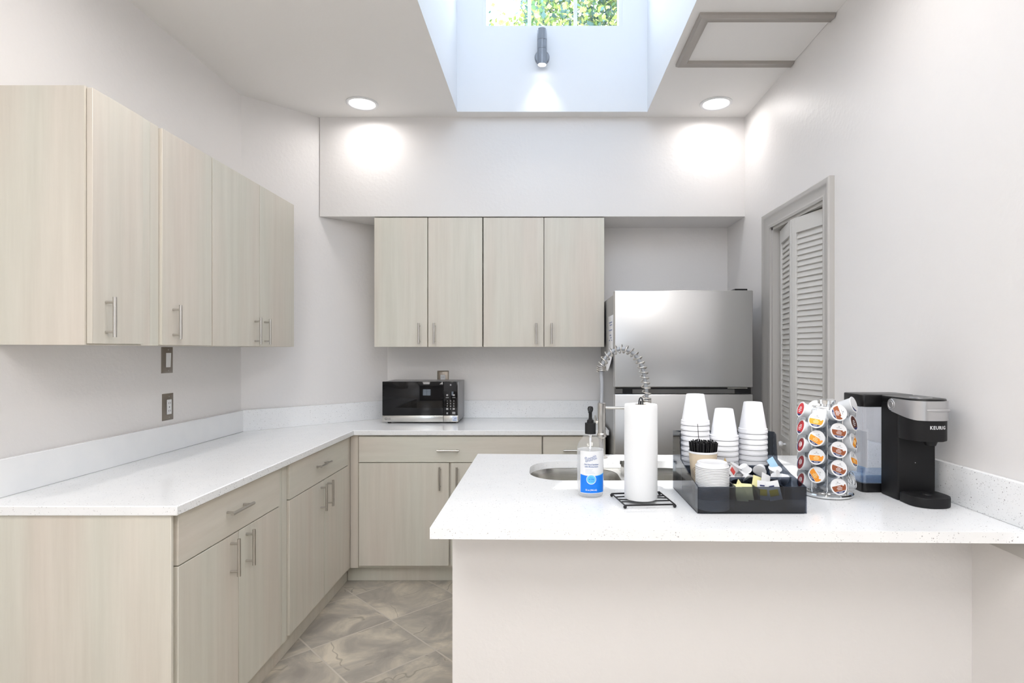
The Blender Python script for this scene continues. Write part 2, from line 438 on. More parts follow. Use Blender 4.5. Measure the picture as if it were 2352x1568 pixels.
# rear wall with an opening for the added daylight fill window
w = new(mat('rear_wall_paint', (.22, .21, .20, 1), .6)); w.box(LX, -1.4, -4.2, -4.1, 0, CZ); w.box(-.5, RX, -4.2, -4.1, 0, CZ); w.box(-1.4, -.5, -4.2, -4.1, 0, 1.0); w.box(-1.4, -.5, -4.2, -4.1, 2.2, CZ)
struct(w, 'wall_rear')
def window(name, x0, x1, z0, z1, y, nx, glass=True, d=.04):
    f = new(M_shaft); fw = .022
    f.box(x0, x0+fw, y-d, y+d, z0, z1); f.box(x1-fw, x1, y-d, y+d, z0, z1); f.box(x0+fw, x1-fw, y-d, y+d, z1-fw, z1)
    f.box(x0+fw, x1-fw, y-d, y+d, z0, z0+.004)
    for i in range(1, nx):
        xm = x0 + (x1-x0)*i/nx; f.box(xm-.011, xm+.011, y-.012, y+.012, z0, z1)
    f.box(x0, x1, y-.010, y+.010, (z0+z1)/2+.15, (z0+z1)/2+.172)
    o = struct(f, name)
    g = new(M_glass).box(x0+fw, x1-fw, y+.001, y+.003, z0, z1-fw).build('window_pane', o)
    return o
window('added_window_rear', -1.4, -.5, 1.0, 2.2, -4.15, 2)  # added window behind the camera, lets in frontal fill daylight
# skylight shaft
WX0, WX1, WZ0, WZ1 = -.368, .497, 3.39, 4.33
w = new(M_shaft)
w.box(SKX0-.08, SKX0, SKY0-.08, SKY1+.08, CZ+.08, SKT); w.box(SKX1, SKX1+.08, SKY0-.08, SKY1+.08, CZ+.08, SKT)
w.box(SKX0-.08, SKX1+.08, SKY0-.08, SKY1+.08, SKT, SKT+.06)
w.box(SKX0, WX0, SKY1, SKY1+.08, CZ+.08, SKT); w.box(WX1, SKX1, SKY1, SKY1+.08, CZ+.08, SKT)
w.box(WX0, WX1, SKY1, SKY1+.08, CZ+.08, WZ0); w.box(WX0, WX1, SKY1, SKY1+.08, WZ1, SKT)
w.box(SKX0, -.44, SKY0-.08, SKY0, CZ+.08, SKT); w.box(.57, SKX1, SKY0-.08, SKY0, CZ+.08, SKT)
w.box(-.44, .57, SKY0-.08, SKY0, CZ+.08, 3.15); w.box(-.44, .57, SKY0-.08, SKY0, 4.35, SKT)
# painted return of the ceiling opening
for b in ((SKX0-.002, SKX0+.001, SKY0, SKY1), (SKX1-.001, SKX1+.002, SKY0, SKY1), (SKX0, SKX1, SKY1-.001, SKY1+.002), (SKX0, SKX1, SKY0-.002, SKY0+.001)):
    w.box(b[0], b[1], b[2], b[3], CZ+.0005, CZ+.085)
struct(w, 'wall_skylight')
window('window_1', WX0, WX1, WZ0, WZ1, SKY1+.04, 3, d=.035)
window('added_window_shaft', -.44, .57, 3.15, 4.35, SKY0-.04, 3)  # added unseen window facing the real one, brightens the shaft

# closet door casing and jamb
tr = new(M_trim); CW = .085
def casing_profile(o0):  # offset from opening, protrusion out of the wall (towards -x)
    return [(0, 0), (0, .012), (.012, .016), (.022, .012), (.03, .014), (.055, .020), (.062, .026), (CW-.006, .028), (CW, .022), (CW, 0)]
prof = casing_profile(0)
def ring_sweep(mb, y0, y1, z1, prof, x):
    # mitred casing around an opening: left leg, head, right leg
    path = [((y0, 0), (-1, 0)), ((y0, z1), (-1, 1)), ((y1, z1), (1, 1)), ((y1, 0), (1, 0))]
    rings = []
    for (py, pz), (dy, dz) in path:
        rings.append([mb.bm.verts.new((x - p[1], py + dy*p[0], pz + dz*p[0])) for p in prof])
    fs = []
    for a, b in zip(rings[:-1], rings[1:]):
        for k in range(len(prof)-1): fs.append(mb.bm.faces.new((a[k], a[k+1], b[k+1], b[k])))
    mb._faces(fs)
ring_sweep(tr, DY0, DY1, DZ, prof, RX)
tr.box(RX-.002, RX+T, DY0, DY0+.015, 0, DZ); tr.box(RX-.002, RX+T, DY1-.015, DY1, 0, DZ); tr.box(RX-.002, RX+T, DY0, DY1, DZ-.015, DZ)
struct(tr, 'trim_1')
# bifold louvred door: two leaves
dr = bpy.data.objects.new('door_1', None); COL.objects.link(dr); dr['kind'] = 'structure'
def leaf(p, q, knob=False):
    p = Vector((p[0], p[1], 0)); q = Vector((q[0], q[1], 0)); L = (q-p).length; a = math.atan2(q.y-p.y, q.x-p.x)
    mb = new(M_louver); z1 = 2.045; th = .014; st = .034
    mb.box(0, st, -th, th, .01, z1, .002, 1); mb.box(L-st, L, -th, th, .01, z1, .002, 1)
    mb.box(st, L-st, -th, th, z1-.075, z1); mb.box(st, L-st, -th, th, .85, .92); mb.box(st, L-st, -th, th, .01, .14)
    for zlo, zhi in ((.14, .85), (.92, z1-.075)):
        n = int((zhi-zlo)/.0275)
        for i in range(n):
            z = zlo + (i+.5)*(zhi-zlo)/n
            M = Matrix.Translation((L/2, 0, z)) @ Matrix.Rotation(math.radians(LV), 4, 'X')
            r = bmesh.ops.create_cube(mb.bm, size=1, matrix=M @ Matrix.Diagonal((L-2*st,   .0065, .036, 1)))
            mb._faces(set(f for v in r['verts'] for f in v.link_faces))
    mb.xform(Matrix.Translation(p) @ Matrix.Rotation(a, 4, 'Z'))
    o = mb.build('door_leaf', dr)
    if knob:
        k = new(M_white).lathe([(0, 0), (.006, 0), (.006, .012), (.015, .018), (.017, .026), (.012, .034), (0, .036)], 16,
            mtx=Matrix.Rotation(PI/2, 4, 'X'))
        k.xform(Matrix.Translation(p) @ Matrix.Rotation(a, 4, 'Z') @ Matrix.Translation((L-.155, .014, .885)) @ Matrix.Rotation(PI, 4, 'Z'))
        k.build('door_knob', o)
LV = 20
leaf((1.335, 2.612), (1.276, 2.886)); leaf((1.276, 2.892), (1.335, 3.165), True)

# attic hatch on the ceiling
ah = thing('attic_hatch', 'grey framed white access hatch on the ceiling against the right wall', 'attic hatch', (0, 0, CZ))
HX, HY0, HY1 = .69, 2.488, 2.945
new(M_ceil).box(HX+.03, RX-.002, HY0+.03, HY1-.03, -.006, -.0005).build('hatch_panel', ah)
fr = new(M_hatch)
hp = [(0, 0), (0, .012), (.01, .02), (.03, .014), (.045, .018), (.052, .008), (.052, 0)]
path = [((RX-.004, HY0), (0, 1)), ((HX, HY0), (1, 1)), ((HX, HY1), (1, -1)), ((RX-.004, HY1), (0, -1))]
rings = [[fr.bm.verts.new((px+dx*q[0], py+dy*q[0], -q[1]-.0005)) for q in hp] for (px, py), (dx, dy) in path]
for a, b in zip(rings[:-1], rings[1:]):
    fr._faces([fr.bm.faces.new((a[k], a[k+1], b[k+1], b[k])) for k in range(len(hp)-1)])
fr._faces([fr.bm.faces.new(rings[0]), fr.bm.faces.new(rings[-1][::-1])])
fr.build('frame', ah)

# ================================================================== LAMPS
def downlight(x, y, label, w=LAMP_W, group=None):
    t = thing('recessed_light', label, 'ceiling light', (x, y, CZ), group=group)
    new(M_white).lathe([(.072, -.001), (.078, -.007), (.088, -.008), (.094, -.004), (.094, -.0005), (.072, -.0005)], 40, closed=True).build('trim_ring', t)
    new(M_lamp).lathe([(0, -.004), (.073, -.004), (.073, -.001), (0, -.001)], 40).build('diffuser', t)
    l = light('lamp_light', 'AREA', (x, y, CZ-.012), w, WARM, shape='DISK', size=.14); l.data.spread = math.radians(170)
    return t
downlight(-1.075, 3.407, 'round recessed ceiling light above the left end of the soffit')
downlight(1.04, 3.407, 'round recessed ceiling light in the corner beside the right wall')
downlight(-1.05, 1.75, 'added round recessed fill light, unseen, over the near end of the left worktop', 4.6)  # added out of view to brighten the left cabinet fronts and worktop
downlight(.82, 1.76, 'added round recessed fill light, unseen, over the coffee end of the island', 3.2)  # added out of view to brighten the right wall
# added fill panels, unseen behind the camera, to brighten the kitchen softly
for i, (x, y) in enumerate(((-.95, -.12), (.62, -.12), (-.95, -2.2), (.62, -2.2))):
    t = thing('fill_panel', 'added flat white fill light panel, unseen, over the room behind', 'ceiling light', (x, y, CZ), group='added fill panels behind the camera')
    new(M_white).box(-.31, .31, -.61, .61, -.02, -.001, .003).build('frame', t)
    new(M_lamp).box(-.29, .29, -.59, .59, -.022, -.0201).build('diffuser', t)
    l = light('fill_panel_light', 'AREA', (x, y, CZ-.03), PANEL_W, (1, .975, .96), shape='RECTANGLE', size=.58, size_y=1.18)
# sconce in the skylight shaft
sc = thing('wall_sconce', 'brushed steel cylinder up-and-down light on the skylight wall under the window', 'wall light', (0, SKY1, 3.235))
RY = Matrix.Rotation(PI/2, 4, 'X')
new(M_sconce).lathe([(0, 0), (.046, 0), (.046, .010), (.040, .016), (0, .016)], 32, c=(0, 0, -.045), mtx=RY).build('back_plate', sc)
new(M_sconce).cyl((0, -.014, -.045), (0, -.045, -.045), .012).build('bracket', sc)
CY = -.062
new(M_sconce).lathe([(.026, -.118), (.0295, -.118), (.0295, -.027), (.0285, -.026), (.0295, -.025), (.0295, .028), (.0285, .029), (.0295, .03), (.0295, .096), (.026, .096), (.026, .09), (0, .09), (0, -.105), (.026, -.105)], 32, c=(0, CY, 0), closed=False).build('tube', sc)
new(M_lamp).lathe([(0, -.1165), (.0255, -.1165), (.0255, -.108), (0, -.108)], 24, c=(0, CY, 0)).build('lamp_lens', sc)
for zz, rx in ((3.235-.125, 0), (3.235+.11, PI)):
    light('sconce_light', 'SPOT', (0, SKY1+CY, zz), 4 if rx == 0 else 2.5, (1, .98, .96), (rx, 0, 0), spot_size=math.radians(85), spot_blend=1.0, shadow_soft_size=.02)

# ================================================================== TREE OUTSIDE
tree = thing('garden_tree', 'leafy green tree outside behind the high skylight window', 'tree', (1.0, 6.6, 0))
new(mat('bark', (.18, .13, .09, 1), .9)).tube([(0, .6, 0), (.1, .6, 2.5), (-.1, .5, 4.3), (.2, .4, 6)], [.16, .13, .09, .03], 10).build('trunk', tree)
lm = [mat('leaf_lime', (.30, .42, .07, 1), .45), mat('leaf_green', (.09, .20, .06, 1), .45), mat('leaf_yellow_green', (.42, .45, .14, 1), .45), mat('leaf_blue_green', (.06, .14, .12, 1), .5)]
fo = MB(); rnd = random.Random(3)
for k in range(950):
    cx, cy, cz = rnd.uniform(-2.0, .9), rnd.uniform(-.55, .7), rnd.uniform(4.2, 5.9)
    if cx < -1.15 and cz > 4.72 + .5*(cx+1.75) + .1*rnd.random(): continue
    tone = rnd.choice([0, 0, 1, 2, 2, 3, 3])
    for q in range(26):
        d = Vector((rnd.gauss(0, .10), rnd.gauss(0, .10), rnd.gauss(0, .09)))
        c0 = Vector((cx, cy, cz)) + d
        R = Matrix.Rotation(rnd.uniform(0, 6.28), 4, 'Z') @ Matrix.Rotation(rnd.uniform(-1.1, 1.1), 4, 'X') @ Matrix.Rotation(rnd.uniform(0, 6.28), 4, 'Y')
        L = rnd.uniform(.045, .085); wd = L*.33
        fo.m(lm[tone if rnd.random() < .8 else rnd.randrange(4)])
        pv = [fo.bm.verts.new(c0 + (R @ Vector(p))) for p in ((0, 0, 0), (wd, .1*wd, L*.45), (0, -.25*wd, L), (-wd, .1*wd, L*.45))]
        fo._faces([fo.bm.faces.new((pv[0], pv[1], pv[2])), fo.bm.faces.new((pv[0], pv[2], pv[3]))])
fo.build('foliage', tree)

# ================================================================== CABINETS
def handle(parent, face, z, nrm, orient, L=.13, standoff=.030):
    """bar pull. face = (x, y) on the door face, nrm = outward unit (nx, ny)"""
    nx, ny = nrm; tx, ty = -ny, nx; mb = new(M_nickel)
    cx, cy = face[0]+nx*standoff, face[1]+ny*standoff
    for sgn in (-1, 1):
        if orient == 'v': a = (face[0], face[1], z+sgn*L*.37); b = (cx, cy, z+sgn*L*.37)
        else: a = (face[0]+tx*sgn*L*.37, face[1]+ty*sgn*L*.37, z); b = (cx+tx*sgn*L*.37, cy+ty*sgn*L*.37, z)
        mb.cyl(a, b, .0045, 12)
    if orient == 'v': mb.cyl((cx, cy, z-L/2), (cx, cy, z+L/2), .006, 16)
    else: mb.cyl((cx-tx*L/2, cy-ty*L/2, z), (cx+tx*L/2, cy+ty*L/2, z), .006, 16)
    return mb.build('handle', parent)
G = .002
def slab(name, par, side, a0, a1, z0, z1, face, mtl=None, th=.019):
    """a flat front. side 'L': face plane x=face, spans y a0..a1; side 'B': face plane y=face, spans x"""
    mb = new(mtl or M_wood)
    if side == 'L': mb.box(face-th, face, a0+G, a1-G, z0+G, z1-G, .001, 1)
    else: mb.box(a0+G, a1-G, face, face+th, z0+G, z1-G, .001, 1)
    return mb.build(name, par)
# --- left base cabinets
FX = -1.12; DZ0, DZM, DZ1 = .115, .718, .878; TOE = -1.168
def left_base(label, y0, y1, ys, near=False):
    t = thing('base_cabinet', label, 'cabinet', group='base cabinets along the left wall')
    b = new(M_wood)
    if y1 > 3: b.prism([(LX+.006, y0), (FX-.0205, y0), (FX-.0205, y1), (-1.66, y1), (LX+.006, 3.285)], .10, .883)
    else: b.box(LX+.004, FX-.0205, y0, y1, .10, .883)
    b.build('body', t)
    ya, yb = (y0+.012, y1-.002) if near else (y0+.002, y1-.002)
    new(M_wood).box(-1.55 if y1 > 3 else LX+.004, TOE, y0, 3.419 if y1 > 3 else y1, .001, .0995).build('toe_kick', t)
    return t
Y0, Y1, Y2, Y3 = 1.745, 2.435, 2.528, 3.296
u1 = left_base('pale wood base cabinet at the near left end of the worktop, with exposed end panel', Y0-.006, 2.4805, 0, True)
new(M_wood).box(LX+.004, FX-.004, Y0-.018, Y0-.0065, .001, .883, .001, 1).build('end_panel', u1)
d = slab('drawer', u1, 'L', Y0+.008, Y1, DZM, DZ1, FX, M_woodh); handle(d, (FX, 2.082), .806, (1, 0), 'h', .15)
d = slab('door', u1, 'L', Y0+.008, 2.105, DZ0, DZM, FX); handle(d, (FX, 2.105-.055), .638, (1, 0), 'v', .135)
d = slab('door', u1, 'L', 2.105, Y1, DZ0, DZM, FX); handle(d, (FX, 2.105+.052), .638, (1, 0), 'v', .135)
new(M_wood).box(FX-.0200, FX-.012, Y1+.001, 2.480, .102, .883).build('filler', u1)
u2 = left_base('pale wood base cabinet in the far left corner, two doors and a drawer', 2.4815, 3.36, 0)
d = slab('drawer', u2, 'L', Y2, Y3, DZM, DZ1, FX, M_woodh); handle(d, (FX, 2.885), .806, (1, 0), 'h', .14)
d = slab('door', u2, 'L', Y2, 2.930, DZ0, DZM, FX); handle(d, (FX, 2.930-.045), .638, (1, 0), 'v', .135)
d = slab('door', u2, 'L', 2.930, Y3, DZ0, DZM, FX); handle(d, (FX, 2.930+.045), .638, (1, 0), 'v', .135)
new(M_wood).box(FX-.0200, FX-.012, 2.482, Y2-.001, .102, .883).build('filler', u2)
new(M_wood).box(FX-.0200, FX-.010, Y3+.002, 3.355, .102, .883).build('filler', u2)
# --- back base cabinets
FY = 3.345
def back_base(label, x0, x1, xa, fill=None):
    t = thing('base_cabinet', label, 'cabinet', group='base cabinets along the back wall')
    new(M_wood).prism([(x0, FY+.0205), (x1, FY+.0205), (x1, 3.93), (max(x0, -1.075), 3.93), (x0, 3.86)], .10, .883).build('body', t)
    new(M_wood).box(-1.166 if x0 < -1 else x0, x1, 3.42, 3.84, .001, .0995).build('toe_kick', t)
    return t
b1 = back_base('pale wood base cabinet under the microwave, wide drawer over two doors', -1.1375, 0.0, 0)
new(M_wood).box(-1.128, -1.081, FY+.008, FY+.0200, .102, .883).build('filler', b1)
d = slab('drawer', b1, 'B', -1.078, 0, .723, DZ1, FY, M_woodh); handle(d, (-.548, FY), .797, (0, -1), 'h', .13)
d = slab('door', b1, 'B', -1.078, -.5445, DZ0, .723, FY); handle(d, (-.598, FY), .634, (0, -1), 'v', .135)
d = slab('door', b1, 'B', -.5365, 0, DZ0, .723, FY); handle(d, (-.497, FY), .634, (0, -1), 'v', .135)
b2 = back_base('narrow pale wood base cabinet beside the refrigerator, half hidden by the island', .002, .375, 0)
d = slab('drawer', b2, 'B', .005, .372, .723, DZ1, FY, M_woodh); handle(d, (.19, FY), .797, (0, -1), 'h', .13)
d = slab('door', b2, 'B', .005, .372, DZ0, .723, FY); handle(d, (.06, FY), .634, (0, -1), 'v', .135)
# --- left wall cabinets
UZ0, UZ1, UX = 1.401, 2.223, -1.43
def left_upper(label, y0, y1):
    t = thing('wall_cabinet', label, 'cabinet', group='wall cabinets along the left wall')
    new(M_wood).box(LX+.003, UX-.0205, y0, y1, UZ0, UZ1).build('body', t)
    return t
a = left_upper('pale wood wall cabinet nearest the camera on the left wall, single door', 1.806, 2.0955)
slab('door', a, 'L', 1.811, 2.046, UZ0+.002, UZ1-.002, UX); handle(a.children[-1], (UX, 1.868), 1.492, (1, 0), 'v', .132)
new(M_wood).box(UX-.0200, UX-.012, 2.048, 2.0955, UZ0, UZ1).build('filler', a)
a = left_upper('pale wood wall cabinet second along the left wall, single door above the switch', 2.0965, 2.470)
slab('door', a, 'L', 2.144, 2.469, UZ0, UZ1-.002, UX); handle(a.children[-1], (UX, 2.208), 1.492, (1, 0), 'v', .132)
new(M_wood).box(UX-.0200, UX-.012, 2.0965, 2.142, UZ0, UZ1).build('filler', a)
a = left_upper('pale wood double door wall cabinet at the far end of the left wall', 2.4715, 3.29)
slab('door', a, 'L', 2.473, 2.888, UZ0-.001, UZ1-.002, UX); handle(a.children[-1], (UX, 2.838), 1.478, (1, 0), 'v', .132)
slab('door', a, 'L', 2.888, 3.289, UZ0-.001, UZ1-.002, UX); handle(a.children[-1], (UX, 2.936), 1.478, (1, 0), 'v', .132)
# --- back wall cabinets
def back_upper(label, x0, xm, x1, hx):
    t = thing('wall_cabinet', label, 'cabinet', group='wall cabinets over the microwave')
    new(M_wood).box(x0+.002, x1-.002, SOF_Y+.0215, BY-.002, UZ0+.003, UZ1).build('body', t)
    for (p, q), h in zip(((x0, xm), (xm, x1)), hx):
        d = new(M_wood).box(p+.003, q-.003, SOF_Y+.001, SOF_Y+.020, UZ0+.002, UZ1-.001, .001, 1).build('door', t)
        handle(d, (h, SOF_Y+.001), 1.487, (0, -1), 'v', .132)
back_upper('pale wood double door wall cabinet above the microwave', -1.066, -.724, -.376, (-.776, -.680))
back_upper('pale wood double door wall cabinet beside the refrigerator niche', -.374, .012, .397, (-.037, .060))

# ================================================================== WORKTOPS
wt = thing('worktop', 'white speckled quartz worktop running along the left, corner and back walls', 'countertop')
c = new(M_quartz)
c.prism([(LX+.002, 1.717), (-1.100, 1.717), (-1.100, 3.33), (.392, 3.33), (.392, BY-.002), (-1.067, BY-.002), (LX+.002, 3.288)], .8845, CT)
c.build('slab', wt, bevel=.003)
s = new(M_quartz)
s.box(LX+.002, LX+.021, 1.717, 3.283, CT+.0005, CT+.122, .0015, 1)
dx, dy = .7133, .7009
def off(p, d): return (p[0]+dy*d, p[1]-dx*d)
p0, p1 = (LX+.004, 3.290), (-1.073, BY-.006)
s.prism([p0, off(p0, .020), off(p1, .020), p1], CT+.0005, CT+.122)
s.box(-1.052, .392, BY-.021, BY-.001, CT+.0005, CT+.122, .0015, 1)
s.build('backsplash', wt)
# --- island
iw = new(M_wall).box(-.268, RX, 1.705, 1.80, 0, .8835); struct(iw, 'wall_island')
ic = thing('island_cabinet', 'pale wood sink cabinet behind the island half wall', 'cabinet')
cb = new(M_wood); cb.box(-.266, -.248, 1.802, 2.47, .001, .883); cb.box(.78, .798, 1.802, 2.47, .001, .883); cb.box(-.248, .78, 1.802, 2.45, .10, .118)
cb.build('body', ic)
for x0, x1 in ((-.266, .265), (.267, .798)):
    dd = new(M_wood).box(x0+.002, x1-.002, 2.4715, 2.49, .115, .878, .001, 1).build('door', ic)
    handle(dd, ((x1-.05) if x0 < 0 else (x0+.05), 2.49), .64, (0, 1), 'v')
cb = new(M_wood); cb.box(.80, RX-.003, 1.802, 2.47, .10, .883); cb.box(.80, RX-.003, 1.802, 2.42, .001, .0995); 
ic2 = thing('base_cabinet', 'pale wood cabinet at the wall end of the island, kitchen side', 'cabinet'); cb.build('body', ic2)
dd = new(M_wood).box(.802, RX-.005, 2.4715, 2.49, .115, .878, .001, 1).build('door', ic2); handle(dd, (.86, 2.49), .64, (0, 1), 'v')
isl = thing('island_worktop', 'white speckled quartz peninsula top holding the sink and coffee things', 'countertop')
HOLE = rrect(-.048, .640, 2.055, 2.415, .135, 10)
top = new(M_quartz)
plate_with_hole(top, [(-.297, 1.507), (RX-.002, 1.470), (RX-.002, 2.535), (-.291, 2.582)], HOLE, .8845, CT)
top.build('slab', isl, bevel=.003)
new(M_quartz).prism([(RX-.022, 1.473), (RX-.002, 1.473), (RX-.002, 2.53), (RX-.022, 2.53)], CT+.0005, CT+.118, .0015).build('backsplash', isl)
led = new(M_trim).box(RX-.020, RX-.001, 1.475, 1.70, .835, .8838, .002, 1)
struct(led, 'trim_2')
# sink
sk = thing('kitchen_sink', 'undermount stainless steel double bowl sink set in the island', 'sink', (0, 0, 0))
def bowl(x0, x1, y0, y1, r):
    mb = new(M_steel); loops = []
    for ins, z, rr in ((0, .8815, r), (.004, .86, r), (.010, .73, r-.005), (.03, .71, r-.02), (.06, .706, r-.045)):
        loops.append([mb.bm.verts.new((p[0], p[1], z)) for p in rrect(x0+ins, x1-ins, y0+ins, y1-ins, rr, 8)])
    fs = []
    for A, B in zip(loops[:-1], loops[1:]):
        for i in range(len(A)): fs.append(mb.bm.faces.new((A[i], A[(i+1) % len(A)], B[(i+1) % len(A)], B[i])))
    fs.append(mb.bm.faces.new(loops[-1])); mb._faces(fs, True)
    return mb
bowl(-.052, .305, 2.05, 2.42, .13).build('bowl', sk); bowl(.340, .645, 2.05, 2.42, .10).build('bowl', sk)
fl = new(M_steel)
plate_with_hole(fl, [(-.07, 2.03), (.322, 2.03), (.322, 2.44), (-.07, 2.44)], rrect(-.052, .305, 2.05, 2.42, .13, 8), .8818, .8838)
plate_with_hole(fl, [(.323, 2.03), (.665, 2.03), (.665, 2.44), (.323, 2.44)], rrect(.340, .645, 2.05, 2.42, .10, 8), .8818, .8838)
fl.build('rim', sk)
for x in (.127, .49):
    new(M_chrome).lathe([(0, .708), (.045, .708), (.045, .710), (.03, .7095), (0, .7085)], 24, c=(x, 2.235, 0)).build('drain', sk)
# small chrome bottle/dispenser nozzle at the back of the sink
sd = thing('sink_clip', 'small chrome clip hooked over the far rim of the sink beside the paper roll', 'clip', (.339, 2.407, CT))
k = new(M_chrome); k.box(-.008, .006, -.012, -.004, -.035, .006, .001, 1); k.box(-.008, .006, -.004, .025, .0008, .0045, .001, 1); k.box(-.012, .010, -.0135, -.0122, -.010, .004)
k.build('hook', sd)

# ================================================================== FAUCET
FXc, FYc = .260, 2.485
fc = thing('kitchen_faucet', 'brushed nickel faucet with a coiled spring neck behind the sink', 'faucet', (FXc, FYc, CT))
b = new(M_nickel)
b.lathe([(0, .0005), (.025, .0005), (.025, .006), (.0125, .010), (.0115, .085), (.021, .092), (.021, .104), (.0168, .109), (.0165, .175), (.0175, .178), (.0175, .238), (.012, .240), (0, .240)], 32)
b.build('body', fc)
lv = new(M_nickel); lv.cyl((-.017, 0, .155), (-.027, 0, .157), .007, 12); lv.tube([(-.026, 0, .157), (-.029, -.006, .185)], [.005, .0035], 10); lv.build('lever', fc)
path = [(-.001, .24), (.0, .32), (-.002, .385), (.004, .41), (.018, .437), (.04, .459), (.066, .472), (.094, .4755), (.122, .466), (.147, .447), (.166, .420), (.179, .388), (.187, .352), (.192, .315), (.196, .285), (.197, .20)]
def catmull(P, n=10):
    out = []
    Q = [P[0]] + P + [P[-1]]
    for i in range(1, len(Q)-2):
        for k in range(n):
            t = k/n
            out.append(tuple(.5*((2*Q[i][c]) + (-Q[i-1][c]+Q[i+1][c])*t + (2*Q[i-1][c]-5*Q[i][c]+4*Q[i+1][c]-Q[i+2][c])*t*t + (-Q[i-1][c]+3*Q[i][c]-3*Q[i+1][c]+Q[i+2][c])*t**3) for c in range(2)))
    out.append(P[-1]); return out
cp = catmull(path, 12)
new(M_hose).tube([(p[0], 0, p[1]) for p in cp], .0078, 12).build('hose', fc)
# spring coil
L = [0]
for p, q in zip(cp[:-1], cp[1:]): L.append(L[-1]+math.hypot(q[0]-p[0], q[1]-p[1]))
def at(s):
    for i in range(len(L)-1):
        if s <= L[i+1]: t = (s-L[i])/(L[i+1]-L[i]); return (cp[i][0]*(1-t)+cp[i+1][0]*t, cp[i][1]*(1-t)+cp[i+1][1]*t), i
    return cp[-1], len(cp)-2
s0 = next(L[i] for i, p in enumerate(cp) if p[1] > .372)
s2 = L[-1]-.055; sE = L[-1]-.006
pts = []; ph = 0; s_ = s0
while s_ < sE:
    (px, pz), i = at(s_); tx, tz = cp[i+1][0]-cp[i][0], cp[i+1][1]-cp[i][1]; n_ = math.hypot(tx, tz); tx /= n_; tz /= n_
    rr = .0175
    nx, nz = -tz, tx
    pts.append((px + nx*rr*math.cos(ph), rr*math.sin(ph), pz + nz*rr*math.cos(ph)))
    pitch = .0068 if (s_ < s0+.024 or s_ > s2) else .0225
    s_ += pitch/16; ph += 2*PI/16
new(M_nickel).tube(pts, .0030, 8).build('spring', fc)
sp = new(M_nickel); sp.lathe([(0, .20), (.013, .20), (.016, .17), (.016, .10), (.020, .07), (.020, .055), (0, .055)], 24, c=(.197, 0, 0)); sp.build('spray_head', fc)
ar = new(M_nickel); ar.cyl((.010, 0, .219), (.178, 0, .214), .006, 12)
ar.lathe([(.0175, .204), (.021, .204), (.021, .224), (.0175, .224)], 24, c=(.197, 0, 0), closed=True); ar.build('support_arm', fc)

# ================================================================== REFRIGERATOR
F0, F1, FF = .401, 1.168, 3.154
fg = thing('refrigerator', 'stainless steel top-freezer refrigerator in the niche by the right wall', 'refrigerator', (0, 0, 0))
new(M_fridge_side).box(F0+.006, F1-.004, FF+.062, 3.93, .03, 1.700, .004).build('body', fg)
fd = new(M_fridge).box(F0, F1, FF, FF+.058, 1.176, 1.714, .006, 3).build('freezer_door', fg)
ld = new(M_fridge).box(F0, F1, FF, FF+.058, .06, 1.140, .006, 3).build('fridge_door', fg)
g = new(M_black); g.box(F0+.008, F1-.008, FF+.012, FF+.062, 1.1405, 1.1755)
g.m(mat('handle_grip_grey', (.09, .088, .085, 1), .4)).box(F0+.002, F0+.045, FF+.004, FF+.0119, 1.142, 1.168, .001, 1); g.box(F0+.10, F1-.10, FF+.006, FF+.0119, 1.142, 1.166, .001, 1)
g.build('handle_recess', fg)
h = new(M_steel); h.box(F1-.14, F1-.03, FF+.004, FF+.02, 1.1705, 1.1745); h.build('hinge', fg)
for x in (F0+.06, F1-.06): new(M_black).cyl((x, 3.3, .001), (x, 3.3, .03), .02).build('foot', fg)
h = new(M_black).box(F1-.09, F1-.02, FF+.03, FF+.12, 1.715, 1.726, .002, 1); h.build('hinge_cover', fg)
# paper notice hanging on the fridge side
nt_ = thing('paper_notice', 'narrow white printed sheet curling off the left side of the refrigerator', 'notice', (F0+.006, 0, 0))
pm = new(M_sheet); N = 14; ys = (3.24, 3.47)
for i in range(N):
    za, zb = 1.585-.32*i/N, 1.585-.32*(i+1)/N
    cu = lambda z: -.003 - .03*max(0, (1.42-z)/.155)**2
    for j in range(1):
        pm.face([(cu(za), ys[0], za), (cu(za), ys[1], za), (cu(zb), ys[1], zb), (cu(zb), ys[0], zb)], True)
bmesh.ops.remove_doubles(pm.bm, verts=pm.bm.verts[:], dist=1e-5)
o = pm.build('sheet', nt_); sm = o.modifiers.new('thick', 'SOLIDIFY'); sm.thickness = .0006
pt = new(M_text)
for z, y0, y1 in ((1.545, 3.28, 3.43), (1.53, 3.28, 3.39), (1.50, 3.28, 3.43), (1.47, 3.32, 3.40), (1.455, 3.3, 3.36), (1.44, 3.28, 3.31), (1.44, 3.38, 3.43)):
    pt.box(-.0048, -.0040, y0, y1, z-.0025, z+.0025)
pt.build('printed_lines', nt_)

